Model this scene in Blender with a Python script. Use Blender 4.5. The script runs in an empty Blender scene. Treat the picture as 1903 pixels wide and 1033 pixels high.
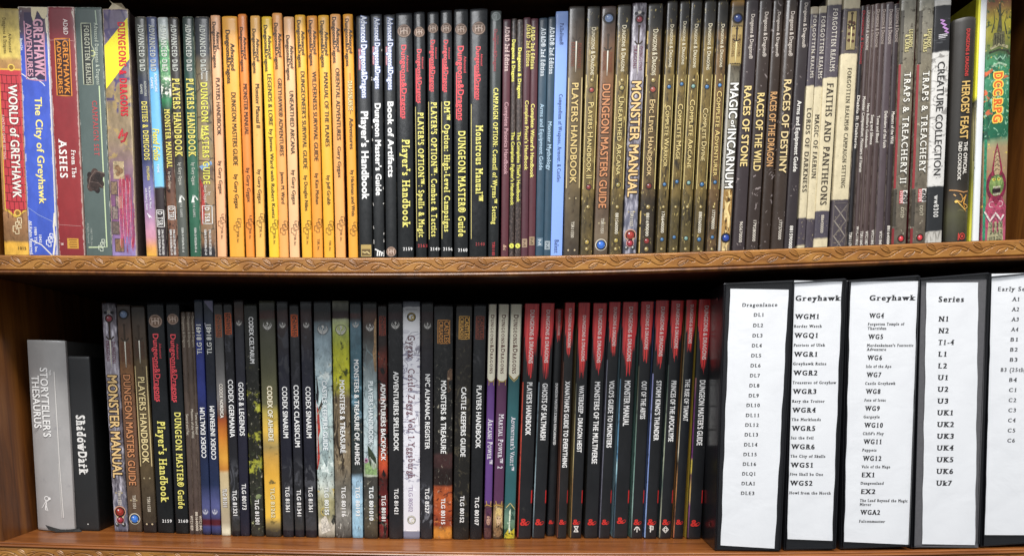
import bpy, bmesh, math, random
import numpy as np
from mathutils import Vector, Matrix

SC = bpy.context.scene
COL = SC.collection
RNG = random.Random(7)

# ------------------------------------------------------------------ camera
# photo frame 1903 x 1033; focal length, principal point and tilt in photo pixels
PW, PH, F, PPX, PPY = 1903.0, 1033.0, 1340.0, 800.0, 909.0
DIST = 0.83
TH, PSI, ROLL = math.radians(8.86), math.radians(2.6), 0.0068
CAM = Vector((0.0, -DIST, 0.0))
fwd = Vector((-math.sin(PSI) * math.cos(TH), math.cos(PSI) * math.cos(TH), -math.sin(TH)))
rt0 = Vector((math.cos(PSI), math.sin(PSI), 0.0))
up0 = rt0.cross(fwd)
rgt = rt0 * math.cos(ROLL) - up0 * math.sin(ROLL)
upv = up0 * math.cos(ROLL) + rt0 * math.sin(ROLL)

cam = bpy.data.cameras.new('camera')
cam_ob = bpy.data.objects.new('camera', cam)
COL.objects.link(cam_ob)
cam.sensor_width = 36.0
cam.lens = F / PW * 36.0
cam.shift_x = (PW / 2 - PPX) / PW
cam.shift_y = (PPY - PH / 2) / PW
cam.clip_start, cam.clip_end = 0.02, 60.0
cam_ob.matrix_world = Matrix(((rgt.x, upv.x, -fwd.x, CAM.x), (rgt.y, upv.y, -fwd.y, CAM.y),
                              (rgt.z, upv.z, -fwd.z, CAM.z), (0, 0, 0, 1)))
SC.camera = cam_ob

# ------------------------------------------------------------------ light
world = bpy.data.worlds.new('World')
SC.world = world
world.use_nodes = True
bgn = world.node_tree.nodes['Background']
bgn.inputs[0].default_value = (0.86, 0.92, 1.0, 1)
bgn.inputs[1].default_value = 1.0
# room around the bookcase: pale ceiling, dimmer walls, dark floor
wt = world.node_tree
wc = wt.nodes.new('ShaderNodeTexCoord')
wsx = wt.nodes.new('ShaderNodeSeparateXYZ')
wt.links.new(wc.outputs['Generated'], wsx.inputs[0])
wm = wt.nodes.new('ShaderNodeMapRange')
wm.inputs[1].default_value, wm.inputs[2].default_value = -1.0, 1.0
wt.links.new(wsx.outputs[2], wm.inputs[0])
wr = wt.nodes.new('ShaderNodeValToRGB')
for e_, (pos_, c_) in zip([wr.color_ramp.elements[0], wr.color_ramp.elements[1], wr.color_ramp.elements.new(.5), wr.color_ramp.elements.new(.66)],
                          [(0.25, .07), (1.0, .62), (.5, .26), (.70, .55)]):
    e_.position = pos_
    e_.color = (c_ * .92, c_ * .96, c_, 1)
wt.links.new(wm.outputs[0], wr.inputs[0])
wt.links.new(wr.outputs[0], bgn.inputs[0])


def area(name, loc, target, size, size_y, power, color):
    l = bpy.data.lights.new(name, 'AREA')
    l.shape = 'RECTANGLE'
    l.size, l.size_y = size, size_y
    l.energy = power
    l.color = color
    o = bpy.data.objects.new(name, l)
    COL.objects.link(o)
    o.location = loc
    o.rotation_euler = (Vector(target) - Vector(loc)).to_track_quat('-Z', 'Y').to_euler()
    return o


# ceiling lamp in front of the bookcase, plus an added soft front fill
area('ceiling_lamp', (0.10, -0.80, 1.75), (0.05, 0.0, -0.05), 1.1, 0.30, 53.0, (1.0, 0.97, 0.93))
area('room_fill', (-0.6, -3.0, 2.0), (0.0, 0.0, 0.0), 1.3, 0.8, 58.0, (0.97, 0.98, 1.0))
SC.view_settings.view_transform = 'Standard'
SC.view_settings.look = 'None'
SC.view_settings.exposure = 0.0
SC.view_settings.gamma = 1.0
SC.view_settings.use_curve_mapping = False
SC.render.engine = 'CYCLES'
SC.cycles.use_denoising = True
SC.cycles.max_bounces = 6
SC.cycles.transparent_max_bounces = 8


def ray(px, py):
    return fwd * F + rgt * (px - PPX) - upv * (py - PPY)


def unp(px, py, Y):
    d = ray(px, py)
    return CAM + d * ((Y - CAM.y) / d.y)


# ------------------------------------------------------------------ colours and materials
def dim(h, k=.62, lim=85):
    """deepen a dark print colour; light colours stay"""
    r = [int(h.lstrip('#')[i:i + 2], 16) for i in (0, 2, 4)]
    m = max(r)
    f = k if m < lim else (1 if m > lim + 60 else k + (1 - k) * (m - lim) / 60)
    return '#%02x%02x%02x' % tuple(int(v * f) for v in r)


def s2l(v):
    return v / 12.92 if v <= 0.04045 else ((v + 0.055) / 1.055) ** 2.4


def hx(h, k=1.0):
    if not isinstance(h, str):
        return h
    h = h.lstrip('#')
    return tuple(s2l(int(h[i:i + 2], 16) / 255.0) * k for i in (0, 2, 4)) + (1.0,)


MATS = {}


class NT:
    """tiny helper to write node trees"""

    def __init__(self, name):
        self.m = bpy.data.materials.new(name)
        self.m.use_nodes = True
        self.t = self.m.node_tree
        self.bsdf = self.t.nodes['Principled BSDF']
        self.out = self.t.nodes['Material Output']

    def n(self, typ, **kw):
        nd = self.t.nodes.new(typ)
        for k, v in kw.items():
            setattr(nd, k, v)
        return nd

    def link(self, a, b):
        self.t.links.new(a, b)

    def put(self, sock, v):
        if isinstance(v, bpy.types.NodeSocket):
            self.link(v, sock)
        elif v is not None:
            sock.default_value = v

    def math(self, op, a, b=None, clamp=False):
        nd = self.n('ShaderNodeMath', operation=op, use_clamp=clamp)
        self.put(nd.inputs[0], a)
        if b is not None:
            self.put(nd.inputs[1], b)
        return nd.outputs[0]

    def sstep(self, v, lo, hi, a=0.0, b=1.0):
        nd = self.n('ShaderNodeMapRange', interpolation_type='SMOOTHSTEP')
        self.put(nd.inputs[0], v)
        nd.inputs[1].default_value, nd.inputs[2].default_value = lo, hi
        nd.inputs[3].default_value, nd.inputs[4].default_value = a, b
        return nd.outputs[0]

    def mix(self, fac, a, b, blend='MIX'):
        nd = self.n('ShaderNodeMix', data_type='RGBA', blend_type=blend)
        self.put(nd.inputs[0], fac)
        self.put(nd.inputs[6], a)
        self.put(nd.inputs[7], b)
        return nd.outputs[2]

    def ramp(self, fac, stops, interp='LINEAR'):
        nd = self.n('ShaderNodeValToRGB')
        r = nd.color_ramp
        r.interpolation = interp
        stops = sorted(stops, key=lambda s: s[0])
        while len(r.elements) < len(stops):
            r.elements.new(0.5)
        for e, (p, c) in zip(r.elements, stops):
            e.position = min(max(p, 0), 1)
        for e, (p, c) in zip(r.elements, stops):
            e.color = hx(c)
        if len(stops) == 1:
            r.elements[0].color = r.elements[-1].color = hx(stops[0][1])
        self.put(nd.inputs[0], fac)
        return nd.outputs[0]

    def coords(self, scale, off=(0, 0, 0), kind='Object'):
        tc = self.n('ShaderNodeTexCoord')
        mp = self.n('ShaderNodeMapping')
        self.link(tc.outputs[kind], mp.inputs[0])
        mp.inputs[1].default_value = off
        mp.inputs[3].default_value = scale
        return mp.outputs[0]

    def noise(self, vec, scale=1.0, detail=4.0, rough=0.55, dist=0.0):
        nd = self.n('ShaderNodeTexNoise')
        self.put(nd.inputs['Vector'], vec)
        nd.inputs['Scale'].default_value = scale
        nd.inputs['Detail'].default_value = detail
        nd.inputs['Roughness'].default_value = rough
        nd.inputs['Distortion'].default_value = dist
        return nd.outputs[0]

    def voro(self, vec, scale=1.0, feature='F1'):
        nd = self.n('ShaderNodeTexVoronoi', feature=feature)
        self.put(nd.inputs['Vector'], vec)
        nd.inputs['Scale'].default_value = scale
        return nd.outputs[0]

    def bump(self, h, strength, dist=0.0005):
        nd = self.n('ShaderNodeBump')
        self.put(nd.inputs['Height'], h)
        nd.inputs['Strength'].default_value = strength
        nd.inputs['Distance'].default_value = dist
        self.link(nd.outputs[0], self.bsdf.inputs['Normal'])

    def fin(self, col, rough=0.5, coat=0.0, metal=0.0, spec=0.5):
        self.put(self.bsdf.inputs['Base Color'], col)
        self.put(self.bsdf.inputs['Roughness'], rough)
        self.bsdf.inputs['Metallic'].default_value = metal
        self.bsdf.inputs['Coat Weight'].default_value = coat
        self.bsdf.inputs['Coat Roughness'].default_value = 0.18
        self.bsdf.inputs['Specular IOR Level'].default_value = spec
        return self.m


def ink(c, rough=0.45, metal=0.0):
    """printed ink with a faint uneven lay-down"""
    key = ('ink', c, rough, metal)
    if key not in MATS:
        t = NT('ink')
        n = t.noise(t.coords((900, 900, 900)), 1.0, 3)
        base = hx(c)
        lo = tuple(v * 0.88 for v in base[:3]) + (1,)
        MATS[key] = t.fin(t.mix(t.sstep(n, 0.35, 0.6), lo, base), rough, metal=metal, spec=0.35)
    return MATS[key]


def paint(c, rough=0.42):
    """brushy printed artwork: broken tone around one colour"""
    key = ('paint', c)
    if key not in MATS:
        t = NT('painted_art_print')
        o = (RNG.uniform(-5, 5), RNG.uniform(-5, 5), RNG.uniform(-5, 5))
        n = t.noise(t.coords((330, 330, 240), o), 1.0, 5, 0.65, 0.8)
        n2 = t.noise(t.coords((700, 700, 500), o), 1.0, 4, 0.7)
        b = hx(c)[:3]
        g = sum(b) / 3
        dk = tuple(v * 0.30 + g * 0.06 for v in b) + (1,)
        lt = tuple(min(1, v * 1.25 + g * 0.35 + .02) for v in b) + (1,)
        col = t.mix(t.sstep(n, 0.34, 0.60, 0.85, 0.0), b + (1,), dk)
        col = t.mix(t.sstep(n2, 0.54, 0.70, 0.0, 0.75), col, lt)
        MATS[key] = t.fin(col, rough, spec=.35)
    return MATS[key]


def spine_mat(stops, mott=None, art=(), rough=0.42, coat=0.15, bump=0.12, wear=0.5, bscale=220, wearcol='#b9ad9c', spec=0.4):
    """printed spine: colour zones by height (v), mottling, drawn texture and sheen layers, rubbed edges
    art layer: (kind, scale_x, scale_z, lo, hi, colour, v0, v1, soft[, u0, u1])"""
    t = NT('spine_print')
    off = (RNG.uniform(-9, 9), RNG.uniform(-9, 9), RNG.uniform(-9, 9))
    uv = t.n('ShaderNodeTexCoord')
    sp = t.n('ShaderNodeSeparateXYZ')
    t.link(uv.outputs['UV'], sp.inputs[0])
    u, v = sp.outputs[0], sp.outputs[1]
    nlow = t.noise(t.coords((130, 130, 130), off), 1.0, 3)
    soft = 0.012 if len(stops) > 2 else 0.0
    vv = t.math('ADD', v, t.math('MULTIPLY', t.math('SUBTRACT', nlow, 0.5), soft))
    col = t.ramp(vv, stops)
    for a in art:
        kind, sx, sz, lo, hi, c, v0, v1, sf = a[:9]
        o2 = (RNG.uniform(-9, 9), RNG.uniform(-9, 9), RNG.uniform(-9, 9))
        vec = t.coords((sx, 1, sz), o2)
        if kind == 'n':
            f = t.noise(vec, 1.0, 5, 0.62)
        elif kind == 'd':
            f = t.noise(vec, 1.0, 4, 0.6, 2.2)
        elif kind == 'v':
            f = t.voro(vec, 1.0)
        elif kind == 'e':
            f = t.math('SUBTRACT', 1.0, t.voro(vec, 1.0, 'DISTANCE_TO_EDGE'))
        elif kind == 'b':
            br = t.n('ShaderNodeTexBrick')
            vec2 = t.n('ShaderNodeCombineXYZ')
            t.link(u, vec2.inputs[0])
            t.link(v, vec2.inputs[1])
            mp = t.n('ShaderNodeMapping')
            t.link(vec2.outputs[0], mp.inputs[0])
            mp.inputs[3].default_value = (sx, sz, 1)
            t.link(mp.outputs[0], br.inputs[0])
            br.inputs['Color1'].default_value = br.inputs['Color2'].default_value = (0, 0, 0, 1)
            br.inputs['Mortar'].default_value = (1, 1, 1, 1)
            br.inputs['Scale'].default_value = 1.0
            br.inputs['Mortar Size'].default_value = 0.03
            f = br.outputs[0]
        m = t.sstep(f, lo, hi)
        w = t.math('MULTIPLY', t.sstep(vv, v0 - sf, v0 + sf), t.sstep(vv, v1 - sf, v1 + sf, 1.0, 0.0))
        m = t.math('MULTIPLY', m, w)
        if len(a) > 9:
            m = t.math('MULTIPLY', m, t.math('MULTIPLY', t.sstep(u, a[9] - .05, a[9] + .05), t.sstep(u, a[10] - .05, a[10] + .05, 1.0, 0.0)))
        col = t.mix(m, col, hx(c))
    if mott:
        sc, amt = mott
        mn = t.noise(t.coords((sc, sc, sc * 0.55), off), 1.0, 5, 0.62)
        f = t.sstep(mn, 0.28, 0.72)
        g = t.math('ADD', t.math('MULTIPLY', f, 2 * amt), 1.0 - amt)
        rgb = t.n('ShaderNodeCombineXYZ')
        for i in range(3):
            t.link(g, rgb.inputs[i])
        col = t.mix(1.0, col, rgb.outputs[0], 'MULTIPLY')
    if wear > 0:
        eu = t.math('MINIMUM', u, t.math('SUBTRACT', 1.0, u))
        ev = t.math('MINIMUM', v, t.math('SUBTRACT', 1.0, v))
        e = t.math('MINIMUM', t.math('MULTIPLY', eu, 6.0), t.math('MULTIPLY', ev, 70.0))
        wn = t.noise(t.coords((260, 260, 120), off), 1.0, 6, 0.7)
        w = t.sstep(t.math('SUBTRACT', t.math('MULTIPLY', wn, 1.0 * wear + 0.25), t.math('MULTIPLY', e, 0.85)), 0.34, 0.48)
        col = t.mix(t.math('MULTIPLY', w, 0.55), col, hx(wearcol))
    hb = t.noise(t.coords((bscale, bscale, bscale * 0.7), off), 1.0, 4, 0.55)
    hl = t.noise(t.coords((28, 28, 14), off), 1.0, 2)
    t.bump(t.math('ADD', t.math('MULTIPLY', hb, 0.25), hl), bump, 0.0012)
    rr = t.math('ADD', t.math('MULTIPLY', t.math('SUBTRACT', hb, 0.5), 0.25), rough, True)
    return t.fin(col, rr, coat, spec=spec)


def stuff_mat(name, c, rough=0.6, scale=300, amt=0.2, bump=0.2, spec=0.4, coat=0.0, streak=None, metal=0.0):
    key = (name, c, rough, scale, amt)
    if key not in MATS:
        t = NT(name)
        sv = streak or (scale, scale, scale)
        n = t.noise(t.coords(sv), 1.0, 5, 0.6)
        b = hx(c)
        col = t.mix(t.sstep(n, 0.3, 0.7), tuple(x * (1 - amt) for x in b[:3]) + (1,), tuple(min(1, x * (1 + amt)) for x in b[:3]) + (1,))
        t.bump(n, bump, 0.0004)
        MATS[key] = t.fin(col, rough, coat, metal, spec)
    return MATS[key]


# ------------------------------------------------------------------ mesh helpers
def new_obj(name, me, parent=None, loc=None):
    o = bpy.data.objects.new(name, me)
    COL.objects.link(o)
    if parent:
        o.parent = parent
    if loc is not None:
        o.location = loc
    return o


class MB:
    """collects vertices, faces, uvs and material slots of one mesh"""

    def __init__(self):
        self.v, self.f, self.fm, self.uv, self.mats = [], [], [], [], []

    def mat(self, m):
        if m not in self.mats:
            self.mats.append(m)
        return self.mats.index(m)

    def add(self, verts, faces, m, uvs=None):
        b = len(self.v)
        self.v += [tuple(p) for p in verts]
        k = self.mat(m)
        for f in faces:
            self.f.append(tuple(b + i for i in f))
            self.fm.append(k)
        self.uv += list(uvs) if uvs is not None else [(0, 0)] * len(verts)

    def box(self, x0, x1, y0, y1, z0, z1, m):
        v = [(x, y, z) for z in (z0, z1) for y in (y0, y1) for x in (x0, x1)]
        self.add(v, [(0, 1, 5, 4), (1, 3, 7, 5), (3, 2, 6, 7), (2, 0, 4, 6), (0, 2, 3, 1), (4, 5, 7, 6)], m)

    def build(self, name, parent=None, loc=None, smooth=False):
        me = bpy.data.meshes.new(name)
        me.from_pydata(self.v, [], self.f)
        for m in self.mats:
            me.materials.append(m)
        me.polygons.foreach_set('material_index', self.fm)
        if smooth:
            me.polygons.foreach_set('use_smooth', [True] * len(self.f))
        ul = me.uv_layers.new(name='UVMap')
        li = np.zeros(len(me.loops), dtype=np.int32)
        me.loops.foreach_get('vertex_index', li)
        ul.data.foreach_set('uv', np.array(self.uv, dtype=np.float32)[li].ravel())
        me.update()
        return new_obj(name, me, parent, loc)


def rounded_box(name, w, d, h, r, m, parent=None, loc=(0, 0, 0), seg=2):
    """box with its base centre-front at the origin, bevelled edges"""
    bm = bmesh.new()
    bmesh.ops.create_cube(bm, size=1.0)
    for v in bm.verts:
        v.co = Vector((v.co.x * w, (v.co.y + 0.5) * d, (v.co.z + 0.5) * h))
    bmesh.ops.bevel(bm, geom=list(bm.edges), offset=r, segments=seg, affect='EDGES', profile=0.6)
    me = bpy.data.meshes.new(name)
    bm.to_mesh(me)
    bm.free()
    me.materials.append(m)
    for p in me.polygons:
        p.use_smooth = False
    return new_obj(name, me, parent, loc)


# ------------------------------------------------------------------ lettering
CH = "ABCDEFGHIJKLMNOPQRSTUVWXYZabcdefghijklmnopqrstuvwxyz0123456789&.,:'-()®™©!û"
GLY = {}


def load_glyphs():
    obs = []
    for ch in CH:
        for body in (ch, ch + 'I'):
            c = bpy.data.curves.new('glyph', 'FONT')
            c.body = body
            c.resolution_u = 3
            o = bpy.data.objects.new('glyph', c)
            COL.objects.link(o)
            obs.append((ch, body, o))
    dg = bpy.context.evaluated_depsgraph_get()
    tmp = {}
    for ch, body, o in obs:
        ev = o.evaluated_get(dg)
        me = ev.to_mesh()
        co = np.zeros(len(me.vertices) * 3)
        me.vertices.foreach_get('co', co)
        co = co.reshape(-1, 3)[:, :2]
        tmp[body] = (co.copy(), [tuple(p.vertices) for p in me.polygons])
        ev.to_mesh_clear()
    for ch, body, o in obs:
        c = o.data
        bpy.data.objects.remove(o)
        bpy.data.curves.remove(c)
    ix = tmp['I'][0][:, 0].max()
    for ch in CH:
        co, fs = tmp[ch]
        adv = tmp[ch + 'I'][0][:, 0].max() - ix
        # weld doubled outline points and find flat foot / head edges for serifs
        GLY[ch] = (co, fs, adv, feet(co, fs))
    GLY[' '] = (np.zeros((0, 2)), [], 0.26, [])


def feet(co, fs):
    """horizontal stem ends of a glyph: (x0, x1, y, +1 head / -1 foot)"""
    key = lambda i: (round(co[i][0], 4), round(co[i][1], 4))
    cnt = {}
    for f in fs:
        for a, b in zip(f, f[1:] + f[:1]):
            k = tuple(sorted((key(a), key(b))))
            cnt[k] = cnt.get(k, 0) + 1
    out = []
    for (a, b), n in cnt.items():
        if n == 1 and abs(a[1] - b[1]) < 0.004 and 0.03 < abs(a[0] - b[0]) < 0.16:
            y = a[1]
            if abs(y) < 0.02 or y < -0.15:
                out.append((min(a[0], b[0]), max(a[0], b[0]), y, -1))
            elif y > 0.42:
                out.append((min(a[0], b[0]), max(a[0], b[0]), y, 1))
    return out


load_glyphs()
CAP = 0.69


def layout(s, bold=0.0, serif=False, italic=0.0, space=0.0, smallcaps=False):
    """2-D glyph triangles of a line: verts (n,3: x, y, layer), faces"""
    V, Fc = [], []
    n = 0
    x = 0.0
    ser = 0.055 if serif else 0.0
    for ch in s:
        k = 1.0
        c = ch
        if smallcaps and ch.islower():
            c, k = ch.upper(), 0.78
        if c not in GLY:
            c = '-'
        co, fs, adv, ft = GLY[c]
        if len(co):
            shifts = [(0.0, 0.0)]
            if bold:
                shifts = [(-bold, -bold * .4), (bold, -bold * .4), (-bold, bold * .4), (bold, bold * .4), (0, 0)]
            for j, (dx, dy) in enumerate(shifts):
                V.append(np.column_stack([co[:, 0] * k + x + dx + ser, co[:, 1] * k + dy, np.full(len(co), j * 0.1)]))
                Fc += [tuple(i + n for i in f) for f in fs]
                n += len(co)
            if serif and c == '1':
                V.append(np.array([(co[:, 0].min() + x + ser + .02, .69, .5), (co[:, 0].min() + x + ser + .02, .56, .5), (co[:, 0].min() + x + ser - .15, .52, .5), (co[:, 0].min() + x + ser - .15, .585, .5)]) * [1, k, 1])
                Fc.append((n, n + 1, n + 2, n + 3))
                n += 4
                ft = [q_ for q_ in ft if q_[3] < 0]
            if serif:
                th = 0.055 + bold * 0.7
                for (a, b, y, sg) in ft:
                    q = 0.085 + bold
                    y0 = y * k - (bold * .4 if sg < 0 else -bold * .4)
                    V.append(np.array([(a * k + x + ser - q, y0, .55), (b * k + x + ser + q, y0, .55),
                                       (b * k + x + ser + q, y0 - sg * th, .55), (a * k + x + ser - q, y0 - sg * th, .55)]))
                    Fc.append((n, n + 1, n + 2, n + 3))
                    n += 4
        x += adv * k + space + bold * 1.2 + ser * 2
    if not V:
        return np.zeros((0, 3)), []
    V = np.vstack(V)
    if italic:
        V[:, 0] += V[:, 1] * italic
    V[:, 0] -= V[:, 0].min()
    return V, Fc

# ------------------------------------------------------------------ bookcase
def fit_curve(pts, deg):
    P = [unp(x, y, 0.0) for x, y in pts]
    return np.poly1d(np.polyfit([p.x for p in P], [p.z for p in P], deg))


# both shelves sag a little under the weight of the books
ZU = fit_curve([(0, 472.8), (200, 474.6), (400, 476.6), (600, 477.4), (800, 477.2), (1000, 474.5), (1150, 472),
                (1350, 465.5), (1550, 457), (1700, 451), (1903, 444)], 4)
ZL = fit_curve([(0, 1006), (200, 1011.5), (400, 1016.7), (730, 1023), (1080, 1026.5), (1330, 1026), (1600, 1023), (1820, 1020), (1903, 1018)], 3)
XL = unp(4, 1001, 0).x
XR = unp(1988, 444, 0).x
ZT = lambda x: ZU(x) + 0.305          # underside of the shelf above
SHD = 0.305                            # shelf depth
BT = 0.021                             # board thickness


def wood_mat(name, dark, mid, light, rough=0.38, axis='x', dust=False, coat=0.25):
    t = NT(name)
    st = (6, 60, 120) if axis == 'x' else (60, 60, 5)
    st2 = (25, 260, 400) if axis == 'x' else (300, 300, 14)
    n1 = t.noise(t.coords(st), 1.0, 4, 0.6, 0.6)
    n2 = t.noise(t.coords(st2, (3, 1, 7)), 1.0, 3, 0.6)
    col = t.ramp(n1, [(0.25, dark), (0.5, mid), (0.78, light)])
    col = t.mix(t.sstep(n2, 0.45, 0.75, 0, 0.35), col, hx(dark))
    if dust:
        vo = t.voro(t.coords((230, 230, 230)), 1.0)
        d = t.sstep(vo, 0.10, 0.02)
        gate = t.sstep(t.noise(t.coords((22, 22, 22), (5, 5, 5)), 1.0, 2), 0.50, 0.62)
        col = t.mix(t.math('MULTIPLY', t.math('MULTIPLY', d, gate), 0.8), col, hx('#d8cbb8'))
        sc = t.noise(t.coords((14, 170, 40), (1, 8, 2)), 1.0, 2, 0.5, 0.8)
        col = t.mix(t.sstep(sc, 0.70, 0.74, 0, 0.5), col, hx('#c98f5a'))
    t.bump(n2, 0.10, 0.0005)
    return t.fin(col, t.math('ADD', t.math('MULTIPLY', n2, 0.2), rough - 0.1), coat * .5, spec=.35)


W_PANEL = wood_mat('stained_wood_panel', '#42230c', '#6e4018', '#8c5924', 0.42, 'z')
W_SHELF = wood_mat('stained_wood_shelf', '#532c10', '#7c4820', '#9a6232', 0.36, 'x', True)
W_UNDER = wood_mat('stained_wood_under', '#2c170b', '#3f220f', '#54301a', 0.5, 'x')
t_ = NT('dark_back_board')
W_BACK = t_.fin(t_.mix(t_.noise(t_.coords((20, 20, 4)), 1.0, 3), hx('#0e0d0f'), hx('#16151a')), 0.65)


def carve(period_n=150, rows=56, H=0.0165, P=0.0482):
    """height (m) and groove depth 0..1 of one repeat of the carved vine"""
    s = (np.arange(period_n)) / period_n * P
    z = np.linspace(-H / 2, H / 2, rows)
    S, Z = np.meshgrid(s, z)
    groove = np.zeros_like(S)
    rel = np.zeros_like(S)

    def seg_d(pts):
        d = np.full(S.shape, 9.0)
        for (ax, ay), (bx, by) in zip(pts[:-1], pts[1:]):
            for sh in (-P, 0, P):
                dx, dy = bx - ax, by - ay
                L = dx * dx + dy * dy + 1e-12
                q = np.clip(((S - ax - sh) * dx + (Z - ay) * dy) / L, 0, 1)
                d = np.minimum(d, np.hypot(S - ax - sh - q * dx, Z - ay - q * dy))
        return d

    def cut(pts, w, depth=1.0):
        nonlocal groove
        groove = np.maximum(groove, depth * np.exp(-(seg_d(pts) / w) ** 2))

    mm = 0.001
    # main vine: a wave, trough at s = .32 P and crest at .82 P
    xs = np.linspace(0, 1, 40)
    vine = [(x * P, 4.2 * mm * math.cos(2 * math.pi * (x - 0.80)) - 0.6 * mm * math.cos(4 * math.pi * (x - .8))) for x in xs]
    cut(vine, 0.34 * mm)

    def leaf(cx, cz, ang, L, B, flip=1):
        nonlocal rel
        ca, sa = math.cos(ang), math.sin(ang)
        up, lo = [], []
        for q in np.linspace(0, 1, 16):
            a = (q - 0.5) * L
            b = B * math.sin(math.pi * q ** 0.8) ** 0.9
            up.append((cx + a * ca - b * sa, cz + a * sa + b * ca))
            lo.append((cx + a * ca + 0.8 * b * sa, cz + a * sa - 0.8 * b * ca))
        cut(up, 0.29 * mm)
        cut(lo, 0.29 * mm)
        cut([(cx + (q - .5) * L * ca - 0.25 * B * flip * math.sin(3 * q) * sa, cz + (q - .5) * L * sa + 0.25 * B * flip * math.sin(3 * q) * ca) for q in np.linspace(.1, 1.0, 8)], 0.26 * mm, .7)
        for sh in (-P, 0, P):
            a = (S - cx - sh) * ca + (Z - cz) * sa
            b = -(S - cx - sh) * sa + (Z - cz) * ca
            rel = np.maximum(rel, np.clip(1 - (2 * a / L) ** 2 - (b / B) ** 2, 0, 1) ** .5)

    leaf(0.27 * P, 2.6 * mm, math.radians(-33), 13.5 * mm, 2.7 * mm)
    leaf(0.80 * P, -2.6 * mm, math.radians(26), 13.0 * mm, 2.6 * mm, -1)
    cut([(0.40 * P, 0.4 * mm), (0.47 * P, 1.7 * mm), (0.56 * P, 2.2 * mm)], 0.32 * mm)
    cut([(0.56 * P, 2.3 * mm), (0.58 * P, 0.6 * mm)], 0.4 * mm, .8)
    cut([(0.52 * P, 4.6 * mm), (0.62 * P, 3.9 * mm)], 0.3 * mm, .8)
    cut([(0.93 * P, -0.6 * mm), (1.03 * P, -1.6 * mm)], 0.32 * mm)
    cut([(1.08 * P, 1.2 * mm), (1.06 * P, -1.3 * mm)], 0.36 * mm, .8)
    cut([(1.0 * P, -2.4 * mm), (1.07 * P, -1.6 * mm)], 0.3 * mm, .8)
    return 0.0006 * rel - 0.0010 * groove, np.clip(groove, 0, 1), P, H


t_ = NT('carved_gilt_wood')
at_ = t_.n('ShaderNodeAttribute', attribute_name='groove')
n_ = t_.noise(t_.coords((18, 40, 60)), 1.0, 5, 0.65)
n2_ = t_.noise(t_.coords((160, 300, 420)), 1.0, 4, 0.65)
c_ = t_.ramp(n_, [(0.28, '#73481f'), (0.48, '#97642c'), (0.72, '#b8853f')])
c_ = t_.mix(t_.sstep(n2_, 0.52, 0.74, 0, 0.5), c_, hx('#5f3a18'))
c_ = t_.mix(t_.sstep(at_.outputs['Fac'], 0.40, 0.95, 0, 0.62), c_, hx('#432811'))
t_.bump(n2_, 0.15, 0.0004)
W_TRIM = t_.fin(c_, 0.36, 0.2, 0.0)


def carved_trim(name, parent, zf, drop, y0, phase=0.0, slope=0.0):
    hgt, grv, P, H = carve()
    per = hgt.shape[1]
    xs0, xs1 = XL - 0.03, XR + 0.05
    nx = int((xs1 - xs0) / (P / per))
    i = np.arange(nx)
    X = xs0 + i * (P / per)
    idx = ((i + int(phase * per)) % per)
    rows = hgt.shape[0]
    zt = np.array([float(zf(x)) for x in X])
    zz = np.linspace(-H, 0, rows)
    Y = y0 - hgt[:, idx] + slope * (zz[:, None] / H)
    # rounded top and bottom arrises
    ed = np.minimum(zz + H, -zz) / 0.0016
    Y = Y + 0.0016 * np.clip(1 - ed, 0, 1)[:, None] ** 2
    Z = zt[None, :] - drop + zz[:, None]
    co = np.stack([np.broadcast_to(X, Y.shape), Y, Z], -1).reshape(-1, 3)
    a = np.arange(rows - 1)[:, None] * nx + np.arange(nx - 1)[None, :]
    fc = np.stack([a, a + 1, a + nx + 1, a + nx], -1).reshape(-1, 4)
    me = bpy.data.meshes.new(name)
    me.vertices.add(len(co))
    me.vertices.foreach_set('co', co.ravel())
    me.loops.add(len(fc) * 4)
    me.loops.foreach_set('vertex_index', fc.ravel().astype(np.int32))
    me.polygons.add(len(fc))
    me.polygons.foreach_set('loop_start', np.arange(len(fc), dtype=np.int32) * 4)
    me.polygons.foreach_set('use_smooth', np.ones(len(fc), dtype=bool))
    g = me.attributes.new('groove', 'FLOAT', 'POINT')
    g.data.foreach_set('value', np.broadcast_to(grv[:, idx], Y.shape).astype(np.float32).ravel())
    me.update(calc_edges=True)
    me.materials.append(W_TRIM)
    return new_obj(name, me, parent)


def profile_strip(name, parent, zf, prof, m, x0=None, x1=None, n=60, m_ends=True):
    """sweep a closed (y, z) profile along the sagging shelf"""
    x0 = XL if x0 is None else x0
    x1 = XR if x1 is None else x1
    mb = MB()
    V, Fc = [], []
    k = len(prof)
    for i in range(n + 1):
        x = x0 + (x1 - x0) * i / n
        z = float(zf(x))
        V += [(x, py, z + pz) for py, pz in prof]
    for i in range(n):
        for j in range(k):
            a, b = i * k + j, i * k + (j + 1) % k
            Fc.append((a, b, b + k, a + k))
    Fc += [tuple(range(k)), tuple(n * k + j for j in reversed(range(k)))]
    mb.add(V, Fc, m)
    return mb.build(name, parent)


case = bpy.data.objects.new('bookcase', None)
COL.objects.link(case)
case['label'] = 'brown stained wooden bookcase with vine carved shelf fronts, holding all the books'
case['category'] = 'bookcase'
TRIM_H = 0.0165
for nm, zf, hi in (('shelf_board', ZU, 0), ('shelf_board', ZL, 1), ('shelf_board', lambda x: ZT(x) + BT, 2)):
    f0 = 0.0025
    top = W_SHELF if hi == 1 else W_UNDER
    profile_strip(nm, case, zf, [(f0, 0), (f0, -BT), (SHD, -BT), (SHD, 0)], W_SHELF if hi == 1 else W_UNDER)
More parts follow.
